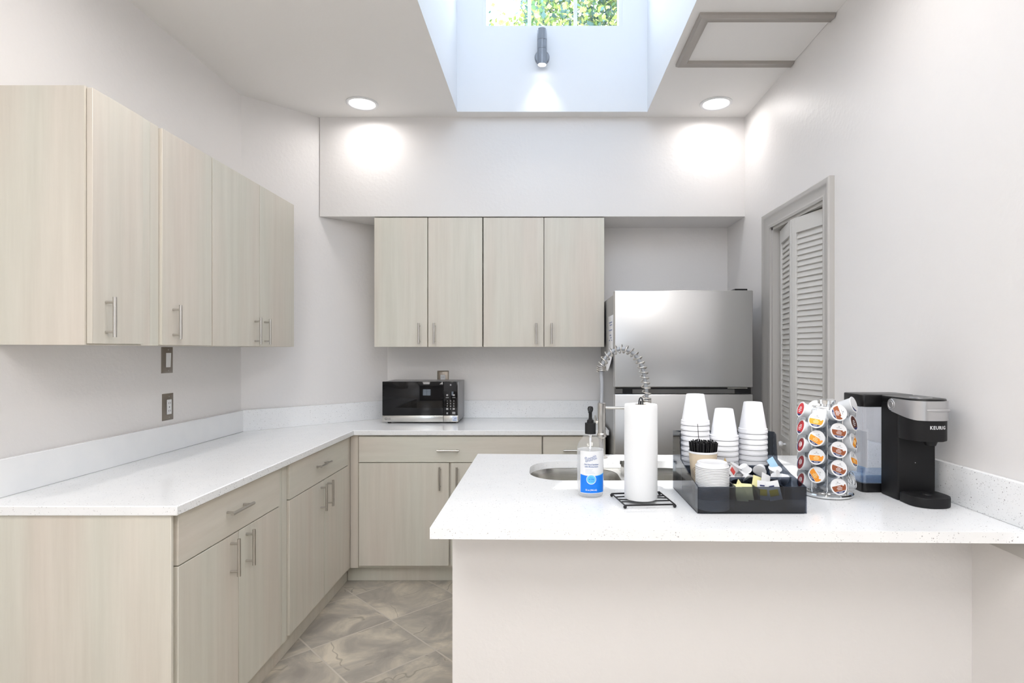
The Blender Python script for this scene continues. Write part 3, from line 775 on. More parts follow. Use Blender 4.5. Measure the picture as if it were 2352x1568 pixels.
# ================================================================== MICROWAVE
mw = thing('microwave_oven', 'black glass and stainless microwave on the worktop under the wall cabinets', 'microwave', (-.777, 3.64, CT))
W_, H_, D_ = .487, .258, .285   # local x centred
x0, x1 = -W_/2, W_/2
new(mat('microwave_shell', (.30, .30, .31, 1), .35, .6)).box(x0+.002, x1-.002, .022, D_, .012, .012+H_-.004, .004).build('casing', mw)
xs = x0+.80*W_
z0, zs, zt = .010, .052, .268
dm = new(M_blackglass).box(x0, xs-.001, 0, .0215, zs, zt, .002, 2); dm.m(M_steel).box(x0, xs-.001, -.001, .0215, z0, zs-.0008, .0015, 2)
door = dm.build('door', mw)
lg = MB(); F = lambda x, z: Matrix.Translation((x, -.0012, z)) @ Matrix.Rotation(PI/2, 4, 'X')
greyt = mat('dark_grey_logo', (.12, .11, .11, 1), .5)
lg.m(greyt).lathe([(.0055, 0), (.0075, 0), (.0075, .0008), (.0055, .0008)], 24, mtx=F(x0+.024, .031), closed=True)
text_bm('LG', .016, greyt, lg, F(x0+.044, .031)); lg.box(x0+.0225, x0+.0235, -.002, -.0012, .027, .035); lg.box(x0+.0235, x0+.027, -.002, -.0012, .027, .028)
lg.build('logo', door)
cp_ = new(M_blackglass).box(xs+.001, x1-.006, 0, .0215, zs, zt, .002, 2); cp_.m(M_steel).box(xs+.001, x1-.004, -.001, .0215, z0, zs-.0008, .0015, 2)
cp_.m(mat('display_grey', (.022, .022, .024, 1), .1)).box(xs+.004, x1-.010, -.0006, .001, .205, zt-.004)
kt = cp_; wt_ = mat('panel_white_print', (.62, .62, .62, 1), .5); cxm = (xs+x1)/2
for r, row in enumerate((('1', '2', '3'), ('4', '5', '6'), ('7', '8', '9'))):
    for q, ch in enumerate(row): text_bm(ch, .013, wt_, kt, F(cxm+(q-1)*.021-.002, .144-r*.0168))
text_bm('0', .013, wt_, kt, F(cxm-.002, .0936))
kt.m(wt_)
for x, z, wd, n_ in ((-.023, .182, .012, 3), (.019, .182, .014, 3), (-.023, .166, .018, 1), (.019, .166, .018, 1), (-.023, .0936, .014, 3), (.019, .0936, .014, 3), (-.023, .066, .011, 3), (.019, .068, .020, 4)):
    for k in range(n_): kt.box(cxm+x-wd/2, cxm+x+wd/2-.002*(k % 2), -.0014, -.0004, z-.0014+.004*(k-n_/2+.5), z+.0008+.004*(k-n_/2+.5))
for k in range(2): kt.box(cxm-.006, cxm+.003, -.0016, -.0008, .243+.005*k, .246+.005*k)
cpo = cp_.build('control_panel', mw)
stc = new(mat('sticker_white', (.62, .68, .80, 1), .4)).box(x1-.040, x1-.008, -.0016, -.0009, .016, .048)
stc.m(M_text).box(x1-.026, x1-.022, -.0021, -.0015, .029, .036); stc.box(x1-.022, x1-.012, -.0021, -.0015, .033, .037); stc.box(x1-.035, x1-.013, -.0021, -.0015, .020, .023)
stc.build('sticker', cpo)
for fx in (x0+.035, x1-.035):
    for fy in (.04, D_-.04): new(M_black).lathe([(0, .0005), (.012, .0005), (.014, .012), (0, .012)], 16, c=(fx, fy, 0)).build('foot', mw)

# ================================================================== OUTLETS AND SWITCH
def plate(name, label, cat, loc, rz, w, h, kind):
    t = thing(name, label, cat, loc, rz)   # local -y faces out
    pb = new(M_plate)
    ww, hh = w/2, h/2
    pts = [(-ww, 0, -hh), (ww, 0, -hh), (ww, 0, hh), (-ww, 0, hh)]; q = .009
    out = [pb.bm.verts.new(p) for p in pts]; inn = [pb.bm.verts.new((p[0]-math.copysign(q, p[0]), -.006, p[2]-math.copysign(q, p[2]))) for p in pts]
    for i in range(4): pb._faces([pb.bm.faces.new((out[i], out[(i+1) % 4], inn[(i+1) % 4], inn[i]))])
    pb._faces([pb.bm.faces.new(inn), pb.bm.faces.new(out[::-1])])
    pb.build('cover_plate', t)
    if kind == 'switch':
        new(M_creamtube).prism_axis([(-.0062, -.033), (-.009, .033), (-.0062, .033)], -.016, .016, 'x').build('rocker', t)
    else:
        o_ = new(M_white).box(-.0165, .0165, -.0085, -.0062, -.034, .034, .001, 1)
        o_.m(M_black)
        for zz in (-.018, .018):
            for xx in (-.006, .006): o_.box(xx-.001, xx+.001, -.0089, -.0086, zz-.004, zz+.004)
        o_.box(-.003, .003, -.0089, -.0086, -.003, .001)
        o_.build('receptacle', t)
    for zz in (-.048, .048): new(M_nickel).lathe([(0, 0), (.003, 0), (.003, .001), (0, .0012)], 10, c=(0, -.0061, zz), mtx=RY).build('screw', t)
    return t
plate('light_switch', 'bronze plated rocker light switch tucked up under the left wall cabinets', 'light switch', (LX+.0005, 2.6435, 1.337), PI/2, .082, .120, 'switch')
plate('wall_outlet', 'bronze plated white outlet low on the left wall above the backsplash', 'outlet', (LX+.0005, 2.648, 1.120), PI/2, .080, .124, 'outlet')
plate('wall_outlet', 'outlet with grey plate peeking out behind the microwave top', 'outlet', (-.686, BY-.0005, 1.178), 0, .080, .124, 'outlet')

# ================================================================== SANITIZER BOTTLE
BX, BYy = .1565, 1.845
bt = thing('sanitizer_bottle', 'clear pump bottle of hand sanitizer with a white and blue label beside the sink', 'bottle', (BX, BYy, CT))
R = .0435
new(M_bottle).lathe([(0, .002), (.036, .001), (.041, .006), (.042, .012), (R-.001, .030), (R, .036), (R, .146), (R-.001, .156), (.038, .170), (.026, .187), (.0165, .199), (.0155, .207), (.0155, .214), (0, .214)], 48).build('bottle', bt)
new(M_gel).lathe([(0, .004), (.035, .004), (.0395, .010), (.0410, .034), (R-.0015, .040), (R-.0015, .150), (0, .150)], 48).build('gel', bt)
pu = new(M_blackm); pu.lathe([(0, .2145), (.0165, .2145), (.0165, .2335), (.0115, .235), (.0105, .244), (.007, .246), (.0055, .250), (.0055, .268), (.008, .273), (.0095, .280), (.0075, .287), (0, .289)], 32)
pu.lathe([(.016, .200), (.0178, .200), (.0178, .2345), (.016, .2345)], 32, closed=True)
pu.tube([(0, 0, .280), (-.004, -.022, .280), (-.006, -.036, .272)], [.006, .0048, .004], 12)
pu.build('pump', bt)
dt = new(M_white).cyl((0, 0, .02), (0, 0, .214), .003, 10); dt.build('dip_tube', bt)
lb = MB()
def onb(a, z, rr): return (rr*math.sin(a), -rr*math.cos(a), z)
def patch(mat_, a0, a1, zlo, zhi, rr, n=24):
    lb.m(mat_)
    vs = [[lb.bm.verts.new(onb(a0+(a1-a0)*i/n, (zf(a0+(a1-a0)*i/n) if callable(zf) else zf), rr)) for i in range(n+1)] for zf in (zlo, zhi)]
    lb._faces([lb.bm.faces.new((vs[0][i], vs[0][i+1], vs[1][i+1], vs[1][i])) for i in range(n)], True)
rot0 = .10
curve = lambda a: .0705 + .004*((a-rot0)/1.0)**2*1.2 + .001
patch(M_white, rot0-1.0, rot0+1.0, .016, .150, R+.0004)
patch(M_blue, rot0-.97, rot0+.97, .018, curve, R+.0008)
patch(M_cyan, rot0+.05, rot0+.97, curve, lambda a: curve(a)+.003*(a-rot0), R+.0009)
def wrap(z0, a_c, rr, tilt=0):
    def f(v):
        x, y = v.x*math.cos(tilt)-v.y*math.sin(tilt), v.x*math.sin(tilt)+v.y*math.cos(tilt)
        return Vector(onb(a_c + x/R, z0+y, rr+v.z))
    return f
text_bm('Scott', .0215, M_text, lb, wrap(.1270, rot0-.16, R+.0009, .30), .0002, .0009, .82)
text_bm('Scott', .0215, M_white, lb, wrap(.1270, rot0-.16, R+.0013, .30), .0002, -.0002, .82)
text_bm('Gel Hand Sanitizer', .0068, M_text, lb, wrap(.1080, rot0-.1, R+.0010), .0001, .00012, .9)
text_bm('with Moisturizers', .0068, M_text, lb, wrap(.1010, rot0-.1, R+.0010), .0001, .00012, .9)
lb.m(M_greytext)
for k, wd in enumerate((.45, .4, .52, .6)):
    patch(M_greytext, rot0-.55, rot0-.55+wd*1.2,   .0935-.0042*k-.0012, .0935-.0042*k, R+.0007, 6)
for rr_, mt_, lift in ((.0155, M_white, .0010), (.0135, M_cyan, .0013)):
    lb.m(mt_); cv = lb.bm.verts.new(onb(rot0-.12, .061, R+lift)); rg = [lb.bm.verts.new(onb(rot0-.12+rr_*math.cos(2*PI*i/28)/R, .061+rr_*math.sin(2*PI*i/28), R+lift)) for i in range(28)]
    lb._faces([lb.bm.faces.new((cv, rg[i], rg[(i+1) % 28])) for i in range(28)], True)
text_bm('99.99%', .0072, M_blue, lb, wrap(.0610, rot0-.12, R+.0016), .0001, .0001, .85)
text_bm('KILLS', .0045, M_blue, lb, wrap(.0672, rot0-.12, R+.0016), .0001)
text_bm('OF GERMS', .0042, M_blue, lb, wrap(.0548, rot0-.12, R+.0016), .0001, 0, .9)
text_bm('32 oz (946 mL)', .0066, M_white, lb, wrap(.0275, rot0-.12, R+.0011), .0001, .00015, .9)
lb.build('label', bt)

# ================================================================== PAPER TOWEL
pst = thing('paper_towel_stand', 'black wire paper towel stand with ball feet on the island', 'paper towel holder', (.3065, 1.768, CT+.0004))
Cn = [Vector((.223, 1.826, 0)), Vector((.246, 1.689, 0)), Vector((.396, 1.700, 0)), Vector((.381, 1.848, 0))]
o_ = Vector((.3065, 1.768, 0)); Q = [c_-o_ for c_ in Cn]
wb = new(M_wire); zb = .0095
ring = [Vector((q.x, q.y, zb)) for q in Q]
wb.tube(ring, .0026, 8, closed=True)
for tt in (.3, .5, .7):
    a_ = ring[0].lerp(ring[1], tt); b_ = ring[3].lerp(ring[2], tt)
    m_ = (a_+b_)/2; wb.tube([a_, a_.lerp(m_, .5)+Vector((0, .010*math.sin(tt*9), 0)), m_, m_.lerp(b_, .5)+Vector((0, -.010*math.sin(tt*9), 0)), b_], .0022, 8)
wb.build('base_frame', pst)
for q in Q: new(M_wire).ball((q.x, q.y, .0052), .0052).build('foot', pst)
rd = new(M_wire); rd.cyl((0, 0, zb), (0, 0, .312), .0026, 8)
rd.tube([(-.006, 0, .300), (-.0055, 0, .313), (-.003, 0, .3205), (0, 0, .3225), (.003, 0, .3205), (.0055, 0, .313), (.006, 0, .300)], .0022, 8); rd.build('rod', pst)
rl = thing('paper_towel_roll', 'full white paper towel roll standing on the black wire stand', 'paper towel roll', (.3065, 1.768, CT+.0125))
pr = new(M_paper).lathe([(.019, 0), (.049, 0), (.0505, .003), (.0512, .15), (.0505, .287), (.049, .290), (.019, .290)], 64, closed=True); pr.build('towel', rl)
new(mat('cardboard', (.35, .28, .2, 1), .8)).lathe([(.0175, .001), (.0188, .001), (.0188, .289), (.0175, .289)], 32, closed=True).build('core', rl)

# ================================================================== CONDIMENT ORGANIZER
OX0, OX1, OY0, OY1 = .4465, .760, 1.636, 1.945; FZ = CT+.0025
og = thing('condiment_organizer', 'smoky translucent acrylic organizer holding cups, lids and creamers', 'organizer', (0, 0, 0))
t_ = .0028
sidep = [(OY0, CT+.001), (OY1, CT+.001), (OY1, CT+.196), (1.862, CT+.203), (1.850, CT+.196), (1.838, CT+.118), (1.74, CT+.093), (OY0, CT+.0775)]
sh = new(M_smoke)
fl_pts = rrect(OX0, OX1, OY0, OY1, .012, 4)
sh.prism(fl_pts, CT+.0005, CT+.003)
sh.build('tray_floor', og)
wl = new(M_smoke)
wl.prism_axis([(y, z) for y, z in sidep], OX0, OX0+t_, 'x'); wl.build('side_panel', og)
wl = new(M_smoke); wl.prism_axis([(y, z) for y, z in sidep], OX1-t_, OX1, 'x'); wl.build('side_panel', og)
new(M_smoke).box(OX0+t_, OX1-t_, OY0, OY0+t_, CT+.0032, CT+.0775, .001, 1).build('front_panel', og)
new(M_smoke).box(OX0+t_, OX1-t_, OY1-t_, OY1, CT+.0032, CT+.196, .001, 1).build('back_panel', og)
dv = new(M_smoke)
dv.box(.5575, OX1-t_, 1.731, 1.7335, CT+.0032, CT+.084)         # between front and middle rows
dv.box(.5545, .5568, OY0+t_, 1.828, CT+.0032, CT+.080)
dv.box(.6250, .6272, OY0+t_, 1.730, CT+.0032, CT+.070)
dv.box(.6990, .7012, OY0+t_, 1.730, CT+.0032, CT+.074)
dv.box(.6600, .6622, 1.735, 1.828, CT+.0032, CT+.088)
dv.box(OX0+t_, OX1-t_, 1.8305, 1.8328, CT+.0032, CT+.100)
dv.build('divider', og)
# foam cups in three inverted stacks
cm = new(M_foam).lathe([(.0450, 0), (.0465, .0008), (.0466, .0068), (.0457, .0076), (.0455, .0142), (.0430, .0155), (.0292, .0985), (.0278, .1005), (.0255, .1000), (.0250, .0985), (0, .0985), (0, .0962), (.0270, .0962), (.0430, .0090), (.0432, 0)], 40, closed=False).mesh('foam_cup')
def stack_cups(x, y, ztop, n, name, pitch):
    base = ztop-.1005-pitch*(n-1)
    for k in range(n):
        o = bpy.data.objects.new('foam_cup', cm); COL.objects.link(o)
        o.location = (x+random.uniform(-.0001, .0001), y, base+k*pitch); o.rotation_euler = (0, 0, random.uniform(0, 6))
        pos = 'topmost' if k == n-1 else ('bottom' if k == 0 else {1: 'second from the top', 2: 'third from the top', 3: 'fourth from the top', 4: 'fifth from the top', 5: 'sixth from the top', 6: 'seventh from the top', 7: 'eighth from the top', 8: 'ninth from the top', 9: 'tenth from the top', 10: 'eleventh from the top', 11: 'twelfth from the top', 12: 'thirteenth from the top'}[n-1-k])
        tag(o, 'white foam cup upside down, %s in the %s stack' % (pos, name), 'cup', 'foam cups in the ' + name + ' stack')
stack_cups(.5075, 1.8885, 1.2385, 14, 'tall left', (1.2385-.1005-(CT+.005))/13)
stack_cups(.6030, 1.8885, 1.1900, 11, 'short middle', (1.1900-.1005-(CT+.005))/10)
stack_cups(.6985, 1.8885, 1.2120, 12, 'right', (1.2120-.1005-(CT+.005))/11)
# lids
lm_ = new(M_white).lathe([(.0478, 0), (.0486, .0006), (.0486, .0028), (.0464, .0034), (.0440, .0095), (.0430, .0130), (.0415, .0138), (.038, .0118), (0, .0118), (0, .0108), (.038, .0108), (.0415, .0126), (.0420, .0122), (.0453, .0034), (.0474, .0022), (.0476, 0)], 40).mesh('cup_lid')
nl = 27; ords = ['topmost', 'second', 'third', 'fourth', 'fifth', 'sixth', 'seventh', 'eighth', 'ninth', 'tenth', 'eleventh', 'twelfth', 'thirteenth', 'fourteenth']
for k in range(nl):
    o = bpy.data.objects.new('cup_lid', lm_); COL.objects.link(o)
    o.location = (.5045+random.uniform(-.0001, .0001), 1.6895, CT+.0038+k*.00470)
    j = nl-1-k
    if j == 0: lab = 'white plastic cup lid on top of the lid stack in the organizer'
    elif j < 13: lab = 'white plastic cup lid, %s from the top of the lid stack' % ords[j]
    else: lab = 'white plastic cup lid low in the lid stack behind the smoky front panel'
    tag(o, lab, 'lid', 'lids stacked in the organizer')
# stirrer cup
stc = thing('stirrer_cup', 'beige printed paper cup crammed with black coffee stirrers', 'paper cup', (.505, 1.788, FZ+.001))
cupm = new(M_beige).lathe([(0, .004), (.029, .004), (.029, 0), (.0305, 0), (.0435, .146), (.0425, .146), (.030, .006)], 40)
cupm.m(M_white).lathe([(.0425, .146), (.0450, .146), (.0455, .149), (.0445, .152), (.0425, .151)], 40, closed=True); cupo = cupm.build('cup', stc)
sw = new(M_line)
for (a_c, zc, rr0) in ((-.75, .088, .013), (-.75, .088, .019), (-.2, .060, .012), (.45, .100, .013), (.45, .100, .019), (-1.2, .045, .012), (.9, .065, .012)):
    ptsw = []
    for i in range(30):
        f = i/29*1.75*PI; r2 = rr0*(1-.25*i/29); zz = zc + r2*math.sin(f); aa = a_c + r2*math.cos(f)/.037
        rad = .0305+.013*zz/.146+.0004; ptsw.append((rad*math.sin(aa), -rad*math.cos(aa), zz))
    sw.tube(ptsw, .00045, 5)
sw.build('swirl_print', cupo)
sm_ = new(M_black).box(-.0019, .0019, -.0009, .0009, 0, .171).mesh('coffee_stirrer')
rg = random.Random(5)
for k in range(140):
    o = bpy.data.objects.new('coffee_stirrer', sm_); COL.objects.link(o)
    rr = .0415*math.sqrt((k+.5)/140); an = k*2.39996
    tx, ty = rr*math.cos(an), rr*math.sin(an); bx, by = tx*.62, ty*.62
    d = Vector((tx-bx, ty-by, .146)); 
    o.rotation_mode = 'QUATERNION'; o.rotation_quaternion = d.to_track_quat('Z', 'Y') @ Matrix.Rotation(rg.uniform(0, 3), 4, 'Z').to_quaternion()
    o.location = (.505+bx, 1.788+by, FZ+.007+rg.uniform(0, .006))
    tag(o, 'black plastic coffee stirrer packed in the beige paper cup', 'stirrer', 'stirrers in the beige cup')
o = bpy.data.objects.new('coffee_stirrer', sm_); COL.objects.link(o); o.rotation_mode = 'QUATERNION'
o.rotation_quaternion = Vector((-.075, .02, 1)).to_track_quat('Z', 'Y'); o.location = (.4965, 1.770, FZ+.068)
tag(o, 'single black stirrer sticking up tall out of the beige cup', 'stirrer', 'stirrers in the beige cup')
# creamers
crm = new(M_white).lathe([(0, 0), (.0125, 0), (.0135, .002), (.0178, .0195), (.0205, .0200), (.0205, .0212), (0, .0214)], 24).mesh('creamer_cup')
spots = [(.585, 1.765, .040, 2.2, .3, 'leftmost'), (.603, 1.800, .055, .5, 1.2, 'behind the folded packet'), (.628, 1.757, .045, 1.9, .2, 'open end to the front'), (.634, 1.798, .072, 2.6, 2.0, 'topmost of the left heap'),
         (.615, 1.780, .020, 0, 0, 'buried low left'), (.690, 1.795, .068, 2.0, -.6, 'tallest of the right heap'), (.690, 1.762, .044, 2.3, .2, 'front of the right heap'), (.716, 1.770, .040, 1.2, .9, 'beside the blue packet'),
         (.733, 1.757, .045, 2.0, 1.5, 'near the right panel'), (.735, 1.805, .045, .4, 0, 'back right'), (.655-.03, 1.812, .030, .2, 0, 'against the low rear divider')]
for (x, y, z, rx, rz, nm) in spots:
    o = bpy.data.objects.new('creamer_cup', crm); COL.objects.link(o); o.location = (x, y, CT+z+.033); o.rotation_euler = (rx, 0, rz)
    tag(o, 'small white creamer cup in the organizer, ' + nm, 'creamer', 'creamers in the middle tray')
# sweetener packets
def packet(x, y, z, rx, ry, rz, col, print_, label, w=.036, h=.055):
    t = thing('sweetener_packet', label, 'packet', (x, y, CT+z+(.012 if y < 1.72 else .016)), group='packets in the organizer'); t.rotation_euler = (rx, ry, rz)
    pk = new(col); n = 6; top = [[], []]
    for sgn, L_ in ((-1, top[0]), (1, top[1])):
        for i in range(n+1):
            row = []
            for j in range(5):
                u, v = i/n, j/4; bul = .0022*math.sin(PI*u)*math.sin(PI*min(1, max(0, v)))+.0003
                row.append(pk.bm.verts.new(((v-.5)*w, sgn*bul, (u-.5)*h)))
            L_.append(row)
        pk._faces([pk.bm.faces.new((L_[i][j], L_[i][j+1], L_[i+1][j+1], L_[i+1][j])) for i in range(n) for j in range(4)], True)
    bmesh.ops.remove_doubles(pk.bm, verts=pk.bm.verts[:], dist=1e-5)
    pk.build('paper', t)
    if print_:
        new(print_).box(-w*.38, w*.30, -.0030, -.0024, -h*.28, h*.05).build('print', t); new(M_navy).box(-w*.30, w*.1, -.0027, -.0019, h*.20, h*.27).build('print', t)
packet(.5790, 1.664, .0420, -.75, .10, .15, M_yellow, None, 'pale yellow sweetener packet leaning left in the front tray')
packet(.6010, 1.676, .0420, -.80, .05, -.12, M_yellow, None, 'pale yellow sweetener packet lying flat in the front tray centre')
packet(.5880, 1.694, .0450, -.85, .9, .05, M_yellow, None, 'pale yellow sweetener packet at the back of the front tray')
packet(.6420, 1.700, .0540, -.30, .35, .15, M_yellow, None, 'pale yellow sweetener packet poking above the divider')
packet(.6470, 1.668, .0480, -.25, .12, .1, M_white, M_gold, 'white packet with yellow print, left of the two in the front tray')
packet(.6770, 1.664, .0480, -.2, -.22, -.2, M_white, M_gold, 'white packet with yellow print, right one beside the empty compartment')
packet(.6640, 1.695, .0630, -.3, .45, .4, M_white, None, 'plain white sugar packet behind the yellow printed packets')
packet(.5790, 1.800, .0860, -.5, 1.05, .5, M_raw, None, 'tan raw sugar packet behind the lid stack', .034, .05)
packet(.5980, 1.785, .0780, -.6, .95, .2, M_white, M_redp, 'white packet with red and blue stripes beside the lid stack', .03, .05)
packet(.7300, 1.806, .0960, -.2, -.5, .2, M_bluep, None, 'light blue sweetener packet sticking up beside the creamers', .024, .034)
packet(.6330, 1.778, .066, -1.0, .3, .7, M_white, None, 'plain white packet draped over the creamers', .034, .05)

# ================================================================== POD CAROUSEL
CX, CYY = .928, 1.860
ca = thing('pod_carousel', 'chrome and clear acrylic rotating carousel of coffee pods', 'pod holder', (CX, CYY, CT))
bs = new(M_chrome).lathe([(0, .001), (.076, .001), (.080, .004), (.080, .009), (.076, .0125), (.068, .010), (0, .010)], 64); bs.build('base', ca)
cl_ = new(M_acry).lathe([(.0330, .016), (.0330, .280), (.0315, .280), (.0315, .016)], 28, closed=True); cl_.build('core', ca)
tp = new(M_chrome).lathe([(0, .286), (.020, .286), (.020, .294), (.026, .2955), (.027, .3075), (.020, .3115), (0, .3125)], 32); tp.build('top_knob', ca)
rod = new(M_chrome).cyl((0, 0, .010), (0, 0, .287), .004, 10); rod.build('centre_rod', ca)
fr_ = new(M_chrome); NC = 8; COLS = [math.radians(-116.5 - 20 + 45*i) for i in range(NC)]   # angle of each column in plan
for i in range(NC):
    a = COLS[i]+math.radians(22.5); x, y = .062*math.cos(a), .062*math.sin(a)
    fr_.tube([(.02*math.cos(a), .02*math.sin(a), .284), (x*.9, y*.9, .284), (x, y, .278), (x, y, .020), (x*.95, y*.95, .012)], .0017, 8)
fr_.tube([(.0355*math.cos(2*PI*k/40), .0355*math.sin(2*PI*k/40), .2835) for k in range(40)], .0015, 6, closed=True)
fr_.tube([(.060*math.cos(2*PI*k/40), .060*math.sin(2*PI*k/40), .0145) for k in range(40)], .0015, 6, closed=True)
fr_.build('wire_frame', ca)
pod_body = new(M_pod).lathe([(0, -.044), (.0165, -.044), (.018, -.042), (.0225, -.006), (.0232, -.0045), (.0232, -.003)], 28).mesh('pod_shell')
def lid_mesh(c1, kind):
    mb = new(M_white).lathe([(.0228, -.003), (.0255, -.0025), (.0258, -.001), (.0250, .0002), (.0235, 0), (0, 0)], 32)
    def band(mt, y0, y1, z, R_=.0215, xa=-1, xb=1):
        mb.m(mt); P = []
        n = 10
        for i in range(n+1):
            y = y0+(y1-y0)*i/n; P.append((min(xb*.05, math.sqrt(max(0, R_*R_-y*y))), y))
        Q_ = [(-(math.sqrt(max(0, R_*R_-p[1]**2))), p[1]) for p in reversed(P)]
        vs = [mb.bm.verts.new((p[0], p[1], z)) for p in P+Q_]
        try: mb._faces([mb.bm.faces.new(vs)])
        except Exception: pass
    if kind == 'full':
        band(c1, -.0215*.98, .0215*.98, .0004); band(M_navy, -.0213, -.015, .0006)
        text = [(.007, .012), (.0025, .017), (-.003, .021), (-.008, .012)]
        for k, (y, wd) in enumerate(text):
            mb.m(M_white).box(-wd/2-.001*k, wd/2-.001*k, y-.0012, y+.0012, .0005, .0008)
    else:
        band(c1, -.0135, .0035, .0004); band(M_navy, -.0205, -.0145, .0004)
        for k, wd in enumerate((.010, .017, .015)): mb.m(M_white if kind != 'o' else M_yellow).box(-wd/2, wd/2, -.0010-.0042*k, .0006-.0042*k, .0005, .0008)
        mb.m(M_white).box(-.006, .006, -.0182, -.0168, .0005, .0008)
        mb.m(M_white).box(.0115, .0165, .0005, .0045, .0005, .0008)
        gg = mat('lid_grey_print', (.18, .18, .2, 1), .6); mb.m(gg).lathe([(.0014, .0004), (.0022, .0004), (.0022, .0007), (.0014, .0007)], 12, c=(0, .0135, 0), closed=True)
        mb.box(-.008, -.001, .0090, .0099, .0004, .0006); mb.box(.001, .008, .0090, .0099, .0004, .0006)
    return mb.mesh('pod_lid')
LID = {'red': lid_mesh(M_red, 'full'), 'dark red': lid_mesh(M_maroon, 'full'), 'orange': lid_mesh(M_orange, 'o'), 'brown': lid_mesh(M_brown, 'b'), 'dark brown': lid_mesh(M_dkbrown, 'full'), 'white': lid_mesh(M_white, 'full')}
def pod(col, a, z, roll, label, group):
    t = thing('coffee_pod', label, 'coffee pod', group=group)
    M = Matrix.Translation((CX+.083*math.cos(a), CYY+.083*math.sin(a), CT+z)) @ Matrix.Rotation(a, 4, 'Z') @ Matrix.Rotation(math.radians(74), 4, 'Y') @ Matrix.Rotation(PI/2+roll, 4, 'Z')
    t.matrix_world = M
    for nm, me in (('shell', pod_body), ('lid', LID[col])):
        o = bpy.data.objects.new(nm, me); COL.objects.link(o); o.parent = t
    return t
rows = ['top', 'second from top', 'middle', 'second from bottom', 'bottom']
cols = {0: ('left front', .3065, ['orange']*5), 1: ('right front', .275, ['brown']*5), 2: ('right side', .298, ['white', 'dark brown', 'orange', 'orange', None]),
        3: ('back right', .275, ['dark red']*5), 4: ('rear', .3055, [None]+['brown']*4), 5: ('back left', .275, ['orange']*5), 6: ('far left', .298, [None]+['brown']*4), 7: ('left side', .277, ['red', 'red', 'dark red', 'dark red', 'dark red'])}
cols[0][2][0] = None
rolls = {0: [0, -.1, -.45, .05, -.9], 1: [-1.35, -.15, -.35, -.40, .2], 7: [0, 0, -1.1, -1.2, -.9]}
for i, (nm, ztop, cs) in cols.items():
    for k in range(5):
        if cs[k] is None: continue
        pod(cs[k], COLS[i], ztop-k*.0577, rolls[i][k] if i in rolls else .3*((k*7) % 5-2), '%s-lidded coffee pod, %s in the %s column of the carousel' % (cs[k], rows[k], nm), 'pods in the %s column' % nm)
hr = new(M_chrome); hr.tube([(0, .021*math.cos(2*PI*q/24), .021*math.sin(2*PI*q/24)) for q in range(24)], .0013, 6, closed=True)
hr.tube([(-.008, .019*math.cos(2*PI*q/24), .019*math.sin(2*PI*q/24)) for q in range(24)], .0010, 6, closed=True)
hr.xform(Matrix.Translation((.078*math.cos(COLS[2]), .078*math.sin(COLS[2]), .064)) @ Matrix.Rotation(COLS[2], 4, 'Z') @ Matrix.Rotation(math.radians(-16), 4, 'Y')); hr.build('pod_slot', ca)
hr = new(M_white).box(.044, .0455, -.020, .020, -.022, .020, .0007, 1); hr.xform(Matrix.Translation((-.011*math.cos(COLS[0]), -.011*math.sin(COLS[0]), .268)) @ Matrix.Rotation(COLS[0], 4, 'Z')); hr.build('pod_slot', ca)

# ================================================================== COFFEE MAKER
km = thing('coffee_maker', 'black single-serve coffee maker with silver handle against the right wall', 'coffee maker', (0, 0, CT))
KX0, KX1 = 1.113, 1.232; KC = (KX0+KX1)/2; KW = (KX1-KX0)/2
def dshape(x0, x1, yr, ys, yf, r=.01, n=20):
    c_ = (x0+x1)/2; w_ = (x1-x0)/2; pts = []
    for i in range(n+1):
        a = PI + PI*i/n
        ex = 2/2.6; ca_, sa_ = math.cos(a), math.sin(a)
        pts.append((c_ + w_*math.copysign(abs(ca_)**ex, ca_), ys + (ys-yf)*math.copysign(abs(sa_)**ex, sa_)))
    pts += [(x1, yr-r), (x1-r*.3, yr-r*.3), (x1-r, yr), (x0+r, yr), (x0+r*.3, yr-r*.3), (x0, yr-r)]
    return pts
new(M_blackm).prism(rrect(KX0, KX1, 1.783, 1.874, .006, 4), .001, .3005, .002, True).build('body', km)
hd = new(M_blackm); hd.prism(dshape(KX0, KX1, 1.7825, 1.765, 1.697, .004), .196, .300, .003, True); hd.lathe([(0, .180), (.014, .180), (.020, .1955), (0, .1955)], 24, c=(KC+.010, 1.735, 0)); hdo = hd.build('brew_head', km)
lg = MB(); w2, ys_, yf_ = KW, 1.765, 1.697
def onhead(u, z, lift):
    # u: arc length-ish along the front from its centre
    a = u/.058; ex = 2/2.6; sn, cs = math.sin(a), math.cos(a)
    return Vector((KC + (w2+lift)*math.copysign(abs(sn)**ex, sn), ys_ - (ys_-yf_+lift)*abs(cs)**ex, z))
def seg(u):  # piecewise mapping that keeps letters even
    return u
text_bm('KEURIG', .0146, M_white, lg, lambda v: Vector((KC+.0075+v.x*.93, 0, 0)) + Vector((0, ys_-(ys_-yf_)*max(0, (1-min(1, abs((.0075+v.x*.93)/w2))**2.6))**(1/2.6)-.0006-v.z, .238+v.y)), .0003, .0002, .95)
lg.build('logo', hdo)
